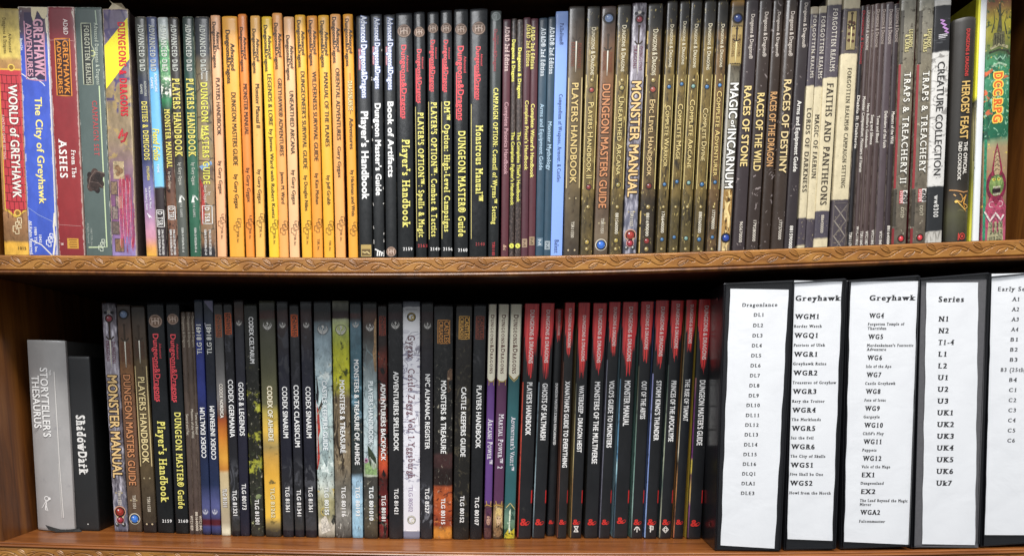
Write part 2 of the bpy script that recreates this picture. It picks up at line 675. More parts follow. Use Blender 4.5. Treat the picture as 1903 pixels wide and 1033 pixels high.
# trims and mouldings
carved_trim('carved_trim', case, ZU, 0.0006, 0.0, 0.62)
carved_trim('carved_trim', case, ZL, 0.0062, -0.0015, 0.15)
carved_trim('carved_trim', case, lambda x: ZT(x) + BT, 0.0006, 0.0, 0.4)
profile_strip('edge_moulding', case, ZU, [(0.0024, -0.0175), (-0.0012, -0.0178), (-0.0020, -0.0195), (-0.0008, -0.0215), (0.0024, -0.0222)], W_PANEL, XL - .03, XR + .05)
profile_strip('edge_moulding', case, lambda x: ZT(x) + BT, [(0.0024, -0.0175), (-0.0012, -0.0178), (-0.0020, -0.0195), (-0.0008, -0.0215), (0.0024, -0.0222)], W_PANEL, XL - .03, XR + .05)
profile_strip('edge_moulding', case, ZL, [(0.0024, -0.0002), (0.0006, -0.0006), (-0.0004, -0.0016), (-0.0002, -0.0026), (-0.0016, -0.0032), (-0.0026, -0.0044), (-0.0022, -0.0056), (0.0024, -0.0060)], W_SHELF, XL - .03, XR + .05)
for x0, x1 in ((XL - 0.028, XL), (XR, XR + 0.028)):
    mb = MB()
    mb.box(x0, x1, 0.0028, SHD, -0.32, 0.50, W_PANEL)
    mb.build('side_panel', case)
mb = MB()
mb.box(XL - 0.028, XR + 0.028, SHD + 0.0005, SHD + 0.008, -0.32, 0.50, W_BACK)
mb.build('back_panel', case)


# ------------------------------------------------------------------ books
def side_eps(layer):
    return 0.00010 + 0.00008 * layer


DEPTH_U = 0.037


def lower_bottom(px):
    """photo row where the lower books meet the shelf"""
    return float(np.interp(px, [60, 213, 300, 376, 450, 600, 750, 850, 960, 1140, 1300],
                           [986, 987, 990, 993, 996, 998.5, 1001, 1002, 1000.5, 1000, 1001]))


class Book:
    def __init__(s, row, xtl, xtr, yt, xbl, xbr, name, label, cat, group, stops, mott=(160, .12), art=(), cov=None,
                 hard=True, bulge=0.0006, rough=0.42, coat=0.15, bump=0.12, wear=0.5, dy=None, depth=0.205,
                 pages='#cdbf9f', yb=None, wearcol='#b9ad9c', spec=0.4):
        s.row = row
        dy = RNG.uniform(-0.002, 0.0035) if dy is None else dy
        if row == 0:
            Y = DEPTH_U + dy
            xm = unp((xbl + xbr) / 2, 460, Y).x
            zs = float(ZU(xm))
            # the trim lip hides the foot: photo row of the visible line
            p = unp((xbl + xbr) / 2, 460, 0.0)
            zt = float(ZU(p.x))
            d = Vector((p.x, 0, zt)) - CAM
            yb = PPY - F * d.dot(upv) / d.dot(fwd)
        else:
            yb = lower_bottom((xbl + xbr) / 2) if yb is None else yb
            Y = 0.05
            for _ in range(8):
                q = unp((xbl + xbr) / 2, yb, Y)
                zz = float(ZL(q.x))
                d = ray((xbl + xbr) / 2, yb)
                Y = CAM.y + d.y * (zz / d.z)
            Y += dy * 0.4
            zs = float(ZL(unp((xbl + xbr) / 2, yb, Y).x))
        s.Y, s.yb, s.yt = Y, yb, yt
        s.xt, s.xb = (xtl + xtr) / 2, (xbl + xbr) / 2
        tl, tr, bl, br = unp(xtl, yt, Y), unp(xtr, yt, Y), unp(xbl, yb, Y), unp(xbr, yb, Y)
        mt, mbm = (tl + tr) / 2, (bl + br) / 2
        ax = (mt - mbm).normalized()
        s.lean = math.atan2(ax.x, ax.z)
        c = math.cos(s.lean)
        s.w = ((tr - tl).length + (br - bl).length) / 2 * c
        zb = zs + abs(math.sin(s.lean)) * s.w / 2 + 0.0002
        k = (zb - mbm.z) / ax.z
        base = mbm + ax * k
        s.base = base
        s.h = (mt.z - base.z) / c
        s.mpp = s.w / ((xtr - xtl + xbr - xbl) / 2)
        s.root = bpy.data.objects.new(name, None)
        COL.objects.link(s.root)
        s.root.location = base
        s.root.rotation_euler = (0, s.lean, 0)
        s.root['label'], s.root['category'] = label, cat
        if group:
            s.root['group'] = group
        s.bulge, s.hard = bulge, hard
        s.r = min(0.0012 if hard else 0.0006, s.w * 0.16)
        s.body(stops, mott, art, cov, rough, coat, bump, wear, depth, pages, wearcol, spec)

    # --- geometry of the cross-section
    def prof(s, x):
        q = np.clip(np.asarray(x) / (s.w / 2), -1, 1)
        y = -s.bulge * (1 - q * q)
        e = np.clip((np.abs(q) * s.w / 2 - (s.w / 2 - s.r)) / s.r, 0, 1)
        return y + s.r * (1 - np.sqrt(np.clip(1 - e * e, 0, 1)))

    def v(s, py):
        """photo row -> height fraction"""
        x = s.xt + (s.xb - s.xt) * (py - s.yt) / (s.yb - s.yt)
        z = unp(x, py, s.Y).z
        return (z - s.base.z) / math.cos(s.lean) / s.h

    def z(s, py):
        return s.v(py) * s.h

    def X(s, u):
        return (u - 0.5) * s.w

    def body(s, stops, mott, art, cov, rough, coat, bump, wear, depth, pages, wearcol, spec):
        st = [(s.v(a), b) for a, b in stops] if len(stops) > 1 else [(0.5, stops[0][1])]
        ar = []
        for a in art:
            a = list(a)
            a[6], a[7] = s.v(a[7]), s.v(a[6])
            ar.append(tuple(a))
        m = spine_mat(st, mott, ar, rough, coat, bump, wear, wearcol=wearcol, spec=spec)
        w, h, r = s.w, s.h, s.r
        nx, nz = 15, 14
        half = w / 2
        q = np.concatenate([[-half], -half + r * (1 - np.cos(np.linspace(0.25, 1, 4) * math.pi / 2)) ** 1.0, np.linspace(-half + r, half - r, 7)[1:-1], half - r * (1 - np.cos(np.linspace(1, 0.25, 4) * math.pi / 2)), [half]])
        yp = s.prof(q)
        mb = MB()
        back = 0.004
        xs = np.concatenate([[-half], q, [half]])
        ys = np.concatenate([[back], yp, [back]])
        V, UV = [], []
        ph = RNG.uniform(0, 6)
        zl = [0.0, 0.0008] + list(np.linspace(0.004, h - 0.004, nz)) + [h - 0.0008, h]
        for k, zz in enumerate(zl):
            ins = 0.0005 if k in (0, len(zl) - 1) else 0.0
            wob = 0.00003 * math.sin(zz * 37 + ph)
            for x, y in zip(xs, ys):
                V.append((x * (1 - ins / half * .5), y + ins + (wob if y < back else 0), zz))
                UV.append((min(max((x + half) / w, 0.001), .999), zz / h))
        K = len(xs)
        Fc = []
        for k in range(len(zl) - 1):
            for i in range(K - 1):
                Fc.append((k * K + i, k * K + i + 1, (k + 1) * K + i + 1, (k + 1) * K + i))
        Fc.append(tuple(reversed(range(K))))
        Fc.append(tuple((len(zl) - 1) * K + i for i in range(K)))
        mb.add(V, Fc, m, UV)
        so = mb.build('spine', s.root, smooth=True)
        try:
            so.data.set_sharp_from_angle(angle=math.radians(40))
        except Exception:
            pass
        # cover boards and page block
        cc = cov or stops[len(stops) // 2][1]
        cm = stuff_mat('cover_board', cc, 0.45, 200, .12, .15, coat=.1)
        t = min(0.0026 if s.hard else 0.0006, w * 0.22)
        mb = MB()
        g = 0.0003
        for a, b in ((-half + g, -half + g + t), (half - g - t, half - g)):
            mb.box(a, b, back + 0.0002, depth, 0.0004, h - 0.0004, cm)
        mb.build('cover', s.root)
        ins = 0.003 if s.hard else 0.0006
        pm = stuff_mat('page_edges', pages, 0.8, 300, .12, .3, streak=(2500, 60, 60))
        mb = MB()
        mb.box(-half + g + t + 1e-4, half - g - t - 1e-4, back + 0.0002, depth - ins, ins, h - ins, pm)
        mb.build('page_block', s.root)

    # --- prints on the spine
    def text(s, txt, y0, y1, cu, cap, col, st='', part='title_lettering', out=None, outw=0.06, layer=1.5, bold=None):
        """one line along the spine from photo row y0 to y1, cap height in photo pixels"""
        mb = MB()
        s._line(mb, txt, y0, y1, cu, cap, col, st, out, outw, layer, bold)
        return mb.build(part, s.root)

    def lines(s, part, *ls):
        mb = MB()
        for l in ls:
            s._line(mb, *l)
        return mb.build(part, s.root)

    def _line(s, mb, txt, y0, y1, cu, cap, col, st='', out=None, outw=0.06, layer=1.5, bold=None):
        b = bold if bold is not None else (0.022 if 'b' in st else (0.042 if 'B' in st else 0.0))
        V, Fc = layout(txt, b, 'r' in st, 0.22 if 'i' in st else 0.0, 0.05 if 'w' in st else 0.0, 'c' in st)
        z0, z1 = s.z(y0), s.z(y1)
        capm = cap * s.mpp
        ky = capm / CAP
        kx = abs(z0 - z1) / max(V[:, 0].max(), 1e-6)
        gy = (V[:, 1] - CAP / 2) * ky
        gx = V[:, 0] * kx
        if 'u' in st:      # reads bottom to top
            x = s.X(cu) - gy
            z = z1 + gx
        else:
            x = s.X(cu) + gy
            z = z0 - gx
        x = np.clip(x, -s.w / 2 + 0.0001, s.w / 2 - 0.0001)

        flat = float(s.prof(x).min())      # each line lies flat on the crown of the spine

        def put(dx, dz, c, ly):
            X = np.clip(x + dx, -s.w / 2 + 5e-5, s.w / 2 - 5e-5)
            y = flat - 0.00010 - 0.00007 * (ly + V[:, 2] * 0.5) - s.bulge * .07
            mb.add(np.column_stack([X, y, z + dz]), Fc, ink(c))
        if out:
            o = outw * capm
            for i in range(8):
                a = i * math.pi / 4
                put(o * math.cos(a), o * math.sin(a), out, layer - 1 + 0.04 * i)
        put(0, 0, col, layer)

    def across(s, txt, y, cu, cap, col, wpx, st='b', part='code_number', layer=1.5):
        """short word printed straight across the spine"""
        V, Fc = layout(txt, 0.022 if 'b' in st else 0.0, 'r' in st)
        k = wpx * s.mpp / V[:, 0].max()
        ky = cap * s.mpp / CAP
        x = s.X(cu) + (V[:, 0] - V[:, 0].max() / 2) * k
        z = s.z(y) + (V[:, 1] - CAP / 2) * ky
        yy = s.prof(x) - 0.0001 - 0.00007 * (layer + V[:, 2]) - s.bulge * .08
        mb = MB()
        mb.add(np.column_stack([x, yy, z]), Fc, ink(col))
        return mb.build(part, s.root)

    # shapes in (u, photo row) are gathered on a part
    def shape(s, art=False):
        return Print(s, paint if art else ink)


def clip(pts, u0, sg):
    out = []
    for a, c in zip(pts, pts[1:] + pts[:1]):
        ia, ic = (a[0] - u0) * sg >= -1e-9, (c[0] - u0) * sg >= -1e-9
        if ia:
            out.append(a)
        if ia != ic:
            t = (u0 - a[0]) / (c[0] - a[0])
            out.append((u0, a[1] + (c[1] - a[1]) * t))
    return out


class Print:
    def __init__(p, b, pen):
        p.b, p.mb, p.pen = b, MB(), pen

    def pt(p, u, y, layer):
        b = p.b
        u = min(max(u, .003), .997)
        x = b.X(u)
        return (x, float(b.prof(x)) - 0.00009 - 0.00007 * layer - b.bulge * .07, b.z(y))

    def poly(p, pts, col, layer=0.0, mat=None):
        """flat polygon laid on the curved spine in narrow slabs"""
        m = mat or p.pen(col)
        lo, hi = min(q[0] for q in pts), max(q[0] for q in pts)
        n = max(1, int(math.ceil((hi - lo) / .2)))
        for i in range(n):
            c = clip(clip(pts, lo + (hi - lo) * i / n, 1), lo + (hi - lo) * (i + 1) / n, -1)
            if len(c) > 2:
                p.mb.add([p.pt(u, y, layer) for u, y in c], [tuple(range(len(c)))], m, [(u, p.b.v(y)) for u, y in c])
        return p

    def curtain(p, top, bots, col, layer=0.0, mat=None, u0=0.0, u1=1.0):
        """panel hanging from row top down to a ragged lower edge"""
        n = len(bots)
        V, UV, Fc = [], [], []
        for i, y in enumerate(bots):
            u = u0 + (u1 - u0) * i / (n - 1)
            u = min(max(u, 0.004), 0.996)
            for yy in (top, y):
                V.append(p.pt(u, yy, layer))
                UV.append((u, p.b.v(yy)))
        for i in range(n - 1):
            Fc.append((2 * i, 2 * i + 1, 2 * i + 3, 2 * i + 2))
        p.mb.add(V, Fc, mat or p.pen(col), UV)
        return p

    def rect(p, u0, u1, y0, y1, col, layer=0.0, mat=None):
        n = 7
        return p.curtain(y0, [y1] * n, col, layer, mat, u0, u1)

    def disc(p, u, y, r, col, layer=0.0, mat=None, ry=None, n=20):
        """r in photo pixels"""
        k = p.b.mpp / p.b.w
        pts = [(u + r * k * math.cos(2 * math.pi * i / n), y - (ry or r) * math.sin(2 * math.pi * i / n)) for i in range(n)]
        return p.poly(pts, col, layer, mat)

    def ring(p, u, y, r, wd, col, layer=0.0, n=24, a0=0.0, a1=2 * math.pi):
        pts = []
        b = p.b
        for i in range(n + 1):
            a = a0 + (a1 - a0) * i / n
            pts.append((u + r * b.mpp * math.cos(a) / b.w, y - r * math.sin(a)))
        return p.stroke(pts, wd, col, layer)

    def stroke(p, pts, wd, col, layer=0.5, taper=False):
        """ribbon through (u, row) points, width in photo pixels"""
        b = p.b
        full = [pts[0]]
        for a, c in zip(pts[:-1], pts[1:]):
            k = max(1, int(math.ceil(abs(a[0] - c[0]) / .2)))
            full += [(a[0] + (c[0] - a[0]) * i / k, a[1] + (c[1] - a[1]) * i / k) for i in range(1, k + 1)]
        q = [Vector((b.X(u), b.z(y))) for u, y in full]
        sag = b.bulge * .07
        V, Fc = [], []
        for i, a in enumerate(q):
            d = (q[min(i + 1, len(q) - 1)] - q[max(i - 1, 0)])
            if d.length < 1e-9:
                d = Vector((1, 0))
            d.normalize()
            nrm = Vector((-d.y, d.x)) * wd * b.mpp / 2
            if taper:
                nrm = nrm * (1 - i / (len(q) - 1) * 0.85)
            for sg in (1, -1):
                e = a + nrm * sg
                x = min(max(e.x, -b.w / 2 + 1e-5), b.w / 2 - 1e-5)
                V.append((x, float(b.prof(x)) - 0.00009 - 0.00007 * layer - sag, e.y))
        for i in range(len(q) - 1):
            Fc.append((2 * i, 2 * i + 1, 2 * i + 3, 2 * i + 2))
        p.mb.add(V, Fc, p.pen(col))
        return p

    def done(p, name):
        return p.mb.build(name, p.b.root)


# --- recurring printed marks
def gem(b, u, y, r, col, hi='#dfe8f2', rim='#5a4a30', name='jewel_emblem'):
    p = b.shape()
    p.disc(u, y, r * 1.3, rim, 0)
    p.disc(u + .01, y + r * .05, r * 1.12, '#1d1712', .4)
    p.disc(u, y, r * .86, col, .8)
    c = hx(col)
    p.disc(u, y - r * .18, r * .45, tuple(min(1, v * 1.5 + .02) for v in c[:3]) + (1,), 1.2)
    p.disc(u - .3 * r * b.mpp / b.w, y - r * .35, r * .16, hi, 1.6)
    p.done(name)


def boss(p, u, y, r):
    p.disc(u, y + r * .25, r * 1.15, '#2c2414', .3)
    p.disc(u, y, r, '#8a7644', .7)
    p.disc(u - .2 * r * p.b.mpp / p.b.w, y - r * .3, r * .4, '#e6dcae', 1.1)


def medallion(b, u, y, r):
    p = b.shape()
    p.disc(u, y, r, '#5a473c', 0, n=28)
    p.disc(u, y, r * .93, '#9a7f70', .4, n=28)
    p.disc(u, y, r * .80, '#78604f', .8, n=28)
    k = b.mpp / b.w
    c = '#c9b0a0'
    for dx in (-.52, -.05, .42):
        p.stroke([(u + (dx - .16) * r * k, y - .42 * r), (u + (dx + .2) * r * k, y - .42 * r)], r * .13, c, 1.2)
        p.stroke([(u + dx * r * k, y - .42 * r), (u + (dx + .03) * r * k, y + .5 * r)], r * .15, c, 1.3)
    p.stroke([(u - .5 * r * k, y + .1 * r), (u + .1 * r * k, y - .1 * r), (u + .55 * r * k, y + .12 * r)], r * .13, '#d9c6b8', 1.5)
    p.ring(u, y, r * .86, r * .08, '#b59c8c', 1.4)
    p.done('medallion')


def steps_mark(b, u, y, hgt, col, wd=0.8, name='publisher_mark'):
    """stair-stepped outline monogram, reading down the spine"""
    p = b.shape()
    k = b.mpp / b.w
    H = hgt
    W = hgt * .62
    P = lambda a, c: (u + (a - .5) * W * k, y + (c - .5) * H)
    p.stroke([P(.55, .0), P(.95, .0), P(.95, .34), P(.75, .34), P(.75, .20), P(.55, .20), P(.55, .0)], wd, col, 1)
    p.stroke([P(.35, .26), P(.66, .26), P(.66, .42), P(.90, .42), P(.90, .62), P(.52, .62), P(.52, .44), P(.35, .44), P(.35, .26)], wd, col, 1.2)
    p.stroke([P(.08, .52), P(.40, .52), P(.40, .70), P(.66, .70), P(.66, .98), P(.30, .98), P(.30, .86), P(.08, .86), P(.08, .52)], wd, col, 1.4)
    p.done(name)


def amp(b, u, y, h, col='#d8322c'):
    """dragon-headed ampersand"""
    V, Fc = layout('&', 0.032)
    V = V.copy()
    k = h * b.mpp / CAP
    w = V[:, 0].max()
    x = b.X(u) + (V[:, 0] - w * .5) * k * 1.1
    z = b.z(y) + (V[:, 1] - CAP / 2) * k
    p = b.shape()
    p.mb.add(np.column_stack([x, b.prof(x) - .0003 - b.bulge * .2, z]), Fc, ink(col))
    q = h * b.mpp / b.w
    p.stroke([(u + .40 * q, y + .30 * h), (u + .62 * q, y + .36 * h), (u + .78 * q, y + .18 * h), (u + .88 * q, y + .02 * h)], h * .16, col, 1, True)
    p.stroke([(u + .50 * q, y - .02 * h), (u + .68 * q, y - .12 * h), (u + .92 * q, y + .02 * h)], h * .12, col, 1.3, True)
    p.done('ampersand_emblem')


def sword(b, u, y0, y1, blade='#d7d2c4', hilt='#33271c'):
    p = b.shape()
    k = b.mpp / b.w
    L = y1 - y0
    p.stroke([(u, y0), (u, y0 + L * .36)], 3.0, hilt, .6)
    p.disc(u, y0, 2.6, hilt, .7)
    p.stroke([(u - 7 * k, y0 + L * .30), (u - 3 * k, y0 + L * .36), (u + 3 * k, y0 + L * .36), (u + 7 * k, y0 + L * .30)], 2.4, hilt, .9)
    p.stroke([(u, y0 + L * .36), (u, y0 + L * .8), (u, y1)], 3.6, '#3a332a', 1.0, True)
    p.stroke([(u, y0 + L * .38), (u, y0 + L * .8), (u, y1 - 1)], 2.4, blade, 1.3, True)
    p.done('sword_emblem')


def dragon_seal(b, u, y, r, c='#c9c7c1', d='#4a4846'):
    """round seal with spread wings"""
    p = b.shape()
    k = b.mpp / b.w
    p.ring(u, y, r, r * .10, d, .4)
    for sg in (-1, 1):
        p.stroke([(u + sg * .1 * r * k, y + .75 * r), (u + sg * .55 * r * k, y + .45 * r), (u + sg * .85 * r * k, y - .05 * r), (u + sg * .66 * r * k, y - .62 * r)], r * .34, c, .9, True)
        p.stroke([(u + sg * .15 * r * k, y + .35 * r), (u + sg * .5 * r * k, y + .1 * r), (u + sg * .42 * r * k, y - .4 * r)], r * .22, c, 1.0, True)
    p.stroke([(u, y - .7 * r), (u + .16 * r * k, y - .35 * r), (u - .12 * r * k, y), (u + .08 * r * k, y + .4 * r), (u, y + 1.15 * r)], r * .26, c, 1.2, True)
    p.disc(u, y - .55 * r, r * .2, c, 1.4)
    p.done('dragon_seal')


def boxed_logo(b, u, y0, y1, wpx, col, fill, top, bot, name='logo_plate'):
    """framed two-line logo plate reading down"""
    k = b.mpp / b.w
    p = b.shape()
    a, c = u - wpx / 2 * k, u + wpx / 2 * k
    p.rect(a, c, y0, y1, fill, 0.0)
    p.stroke([(a, y0), (c, y0 - 1), (c, y1 + 1), (a, y1), (a, y0 - .4)], max(1.0, wpx * .07), col, .5)
    p.done(name)
    if top:
        b.lines('logo_lettering', (top, y0 + wpx * .1, y1 - wpx * .1, u + wpx * .21 * k, wpx * .36, col, 'b'),
                (bot, y0 + wpx * .12, y1 - wpx * .12, u - wpx * .23 * k, wpx * .28, col, 'b'))

# =================================================================== upper shelf
G_BOX = 'worn boxed sets at the left end of the upper shelf'
b = Book(0, -12, 33.5, 16, 8, 54, 'boxed_set', 'gold boxed set with red brick panel, against the left side of the bookcase', 'boxed set', G_BOX,
         [(16, '#8f7d48'), (60, '#b9a455'), (105, '#cbb45e'), (112, '#b08a52'), (130, '#a67a4e'), (395, '#a17650'), (425, '#8a6442'), (447, '#7c5c3c'), (452, '#d7a53f'), (473, '#d9a945')],
         (210, .22), [('n', 260, 160, .55, .7, '#6f5030', 110, 450, .01)], cov='#8a7040', hard=False, bulge=.0002, rough=.5, dy=-.001, pages='#b9a27a')
p = b.shape()
cu_ = [126 + 9 * abs(math.sin((i / 14) * math.pi)) * -1 + 6 for i in range(15)]
p.curtain(128, [398 - 6 * math.cos(i / 14 * 2 * math.pi) for i in range(15)], '#d9b24a', 0, u0=.10)
p.curtain(131, [394 - 6 * math.cos(i / 14 * 2 * math.pi) for i in range(15)], '#c04048', .5, u0=.14)
for i in range(17):
    y = 140 + i * 15.6
    p.stroke([(.14, y), (.5, y + 1.2), (.99, y)], 1.0, '#4c1a1c', 1.0)
    for j in range(5):
        u = .22 + .19 * j + (.09 if i % 2 else 0)
        if u < .98:
            p.stroke([(u, y), (u + .01, y + 15.6)], 1.0, '#4c1a1c', 1.0)
for y in (126, 396):
    p.ring(.62, y, 5.5, 2.2, '#e2c25a', 1.4)
    p.disc(.62, y, 3.6, '#8d6a2e', 1.3)
p.done('brick_panel')
b.text('WORLD of GREYHAWK', 158, 368, .64, 16, '#f3ece2', 'b', out='#5a2226', outw=.05)
b.lines('series_lettering', ('FANTASY GAME SETTING', 215, 297, .2, 4.5, '#e9d3c6', ''), ('Dungeons & Dragons', 34, 100, .42, 6, '#4a3c1c', 'r'), ('Advanced', 62, 98, .62, 5, '#4a3c1c', 'r'))
steps_mark(b, .58, 420, 30, '#e9d8b0', 1.6)
b.across('1015', 461, .75, 5, '#4a3413', 15, 'b')

b = Book(0, 33, 88, 13, 54, 108, 'boxed_set', 'bright blue boxed set with yellow title and torn white edges', 'boxed set', G_BOX,
         [(13, '#6a5a52'), (24, '#54404f'), (60, '#4d4257'), (76, '#3f4a86'), (88, '#4257b4'), (145, '#3f55b6'), (300, '#4560c4'), (473, '#3f57b4')],
         (120, .12), [('n', 120, 60, .60, .66, '#dfe1ea', 10, 75, .01)], cov='#4257b4', hard=False, bulge=.0002, wear=1.0, wearcol='#e3dccb', rough=.4, dy=-.0005, pages='#b9a27a')
p = b.shape()
p.rect(.20, .84, 24, 148, '#39304a', 0)
p.curtain(14, [30 + 14 * math.sin(i * 1.3) * (1 if i % 2 else .4) for i in range(9)], '#cfc2a0', 1.0, u0=.45, u1=.98)
p.stroke([(.20, 40), (.20, 148), (.84, 151), (.84, 60)], 2.2, '#c48fa4', .6)
p.done('logo_plate')
b.lines('logo_lettering', ('GREYHAWK', 36, 143, .66, 17, '#cf9cae', 'B'), ('ADVENTURES', 44, 143, .34, 10, '#cf9cae', 'b'))
p = b.shape()
p.stroke([(.03, 138), (.3, 148), (.5, 146), (.75, 156), (.8, 160)], 1.6, '#dcdbe0', .4)
p.stroke([(.02, 386), (.4, 400), (.9, 412)], 1.0, '#8fa0d6', .4)
p.stroke([(.1, 447), (.45, 455), (.8, 474)], 2.0, '#e3ded2', .4)
p.stroke([(.95, 395), (.9, 420), (.93, 445), (.85, 474)], 3.4, '#e3dccb', .3)
p.stroke([(.96, 60), (.97, 200), (.97, 330), (.96, 420)], 1.6, '#ddd8cc', .3)
p.stroke([(.96, 14), (.94, 40), (.97, 62)], 4.5, '#d9cfb6', .3)
p.done('torn_edge')
b.text('The City of Greyhawk', 181, 379, .56, 13, '#f4e58c', 'b')
b.lines('copyright_lettering', ('All Rights Reserved', 411, 473, .10, 5, '#e8ebf5', 'b'), ('1989 TSR, Inc.', 423, 470, .26, 5, '#e8ebf5', 'b'), ('1043', 437, 451, .42, 5, '#e8ebf5', 'b'))
steps_mark(b, .74, 446, 24, '#e8ebf5', 1.6)
b.text('Boxed Set', 73, 95, .08, 4, '#dfe6f5', 'b', part='series_lettering')

b = Book(0, 88, 137, 13, 110, 158, 'boxed_set', 'plain maroon boxed set with orange framed logo', 'boxed set', G_BOX,
         [(13, '#762c34'), (74, '#7e2b32'), (200, '#85292e'), (340, '#8e2e30'), (420, '#8a2b2e'), (473, '#7e262b')],
         (90, .08), cov='#8a3036', hard=False, bulge=.0002, wear=.9, wearcol='#d8c8bc', rough=.42, dy=0, pages='#b9a27a')
b.text('AD&D', 36, 65, .66, 8, '#e9d6d2', 'b', part='series_lettering')
boxed_logo(b, .50, 73, 178, 27, '#d98a36', '#3a1c14', 'GREYHAWK', 'ADVENTURES')
b.lines('title_lettering', ('ASHES', 259, 331, .34, 14, '#f5efe9', 'br'), ('From The', 279, 330, .74, 8, '#f5efe9', 'br'))
b.across('1084', 454, .14, 4, '#f0dcd2', 5, 'b')
p = b.shape()
p.rect(.34, .78, 443, 462, '#c9963c', 0)
for i in range(4):
    p.stroke([(.40 + .03 * (i % 2), 446 + i * 4.2), (.72, 446 + i * 4.2)], 1.3, '#6a3a1c', .5)
p.done('publisher_mark')
p = b.shape()
p.stroke([(.98, 15), (.93, 24), (.99, 34)], 3, '#d8cabb', .4)
p.stroke([(.02, 76), (.5, 74), (.98, 77)], .8, '#c08a86', .4)
p.stroke([(.02, 418), (.9, 420)], .7, '#c08a86', .4)
p.done('worn_edge')

b = Book(0, 139, 187, 14, 160, 209, 'boxed_set', 'grey green boxed set with pale line border and red lettering', 'boxed set', G_BOX,
         [(14, '#4a5653'), (160, '#505d5a'), (300, '#566360'), (473, '#505d59')],
         (80, .06), cov='#4f5c5a', hard=False, bulge=.0002, wear=.6, wearcol='#cfd2c8', rough=.42, dy=.0004, pages='#b9a27a')
p = b.shape()
p.stroke([(.78, 20), (.80, 46)], 2, '#a9b8a2', .2)
p.stroke([(.80, 160), (.81, 300), (.82, 459), (.10, 460)], 2.2, '#c3d3a8', .2)
p.rect(.24, .56, 46, 158, '#2e3230', .4)
p.stroke([(.22, 44), (.58, 44), (.58, 85), (.66, 92), (.66, 108), (.58, 114), (.58, 158), (.22, 158), (.22, 44)], 1.6, '#aeb39a', .8)
p.ring(.60, 100, 5, 1.4, '#c9cf8a', 1.0, a0=-2, a1=2)
p.done('logo_plate')
b.text('FORGOTTEN REALMS', 48, 156, .42, 9, '#b4b6a2', 'br', part='logo_lettering')
b.lines('series_lettering', ('Advanced Dungeons & Dragons', 43, 158, .78, 6.5, '#cfd8c6', 'r'))
b.text('CAMPAIGN SET', 188, 290, .60, 9, '#c34a4e', 'r')
p = b.shape(True)
for (u, y, r) in ((.35, 336, 9), (.62, 330, 8), (.48, 322, 7), (.30, 347, 7), (.70, 342, 6), (.46, 344, 9), (.78, 325, 4), (.55, 353, 5), (.28, 326, 5)):
    p.disc(u, y, r, ['#3a2c28', '#4a3832', '#2c2220'][int(r) % 3], .3 + .12 * (r % 5), ry=r * 1.25)
p.stroke([(.2, 350), (.3, 330), (.5, 318), (.85, 322)], 2, '#6d5a52', 1.2)
p.stroke([(.25, 338), (.6, 340), (.8, 350)], 1.6, '#5b4a44', 1.3)
p.done('horseman_print')
b.lines('copyright_lettering', ('All Rights Reserved', 415, 452, .12, 3.4, '#a8b0a8', ''), ('1987 TSR, Inc.', 425, 458, .24, 3.4, '#a8b0a8', ''))
steps_mark(b, .62, 456, 22, '#cdd6c2', 1.3)

b = Book(0, 188, 240, 17, 211, 252, 'boxed_set', 'purple stone patterned boxed set with yellow diagonal stripe and torn top', 'boxed set', G_BOX,
         [(17, '#6c6075'), (110, '#7a6c86'), (165, '#8d7a58'), (260, '#8d7a62'), (330, '#7a5a70'), (400, '#7a4a72'), (473, '#8878a8')],
         (120, .25), [('e', 55, 48, .90, .97, '#4e4468', 15, 210, .01), ('n', 90, 90, .5, .62, '#a38b5a', 160, 300, .02), ('n', 200, 30, .5, .6, '#8a2340', 325, 470, .01, .45, .95)],
         cov='#5a4a48', hard=False, bulge=.0002, wear=.9, wearcol='#cbb88f', rough=.42, dy=.0006, pages='#b9a27a')
p = b.shape(True)
p.poly([(.02, 86), (.97, 33), (.985, 110), (.03, 166)], '#e9dc2c', 0, ink('#efe030'))
for i, y in enumerate((338, 364, 384, 412, 444)):
    a, c = ((.05, .32), (.22, .5), (.06, .3), (.04, .34), (.14, .5))[i]
    p.rect(a, c, y, y + 24, ('#8b735c', '#9a8578', '#8d7b74', '#6f5f58', '#87684c')[i], .3)
    p.stroke([(a, y), (c, y), (c, y + 24), (a, y + 24), (a, y)], 1.2, '#4d3a4e', .5)
p.rect(.18, .62, 300, 333, '#b9a47e', .4)
for (u, y, r) in ((.34, 312, 5), (.46, 318, 6), (.36, 324, 4)):
    p.disc(u, y, r, '#8a6a4a', .7)
for i in range(11):
    u = .36 + .05 * i
    p.stroke([(u, 332 + RNG.uniform(-4, 6)), (u - .005, 400), (u, 466 - RNG.uniform(0, 30))], .9, '#dc4a62' if i % 3 else '#e9a0a6', .8)
p.stroke([(.45, 258), (.62, 240), (.60, 254), (.80, 246), (.66, 262), (.52, 264)], 4, '#c02832', .8)
p.done('cover_art')
b.text('DUNGEONS & DRAGONS', 42, 216, .72, 13, '#cc1f34', 'Br')
mb = MB()
flap = stuff_mat('worn_card', '#b5a78c', .6, 200, .25)
zt_ = b.h
for i in range(2):
    o = .0005 * i
    mb.add([(b.X(.10), .0010 + o, zt_ - .004), (b.X(.95), .0010 + o, zt_ - .001), (b.X(.80), -.003 + o, zt_ + .0045), (b.X(.42), .001 + o, zt_ + .0062), (b.X(.18), .004 + o, zt_ + .0115), (b.X(.36), .002 + o, zt_ + .0060), (b.X(.30), .001 + o, zt_ + .0030)],
           [(0, 1, 2, 3, 6), (6, 3, 5), (5, 3, 4)], flap)
mb.build('torn_flap', b.root)

# --- hardbacks with old slab lettering
G_OLD = 'old painted hardbacks with slab lettering'
LET = '#b9bcb4'


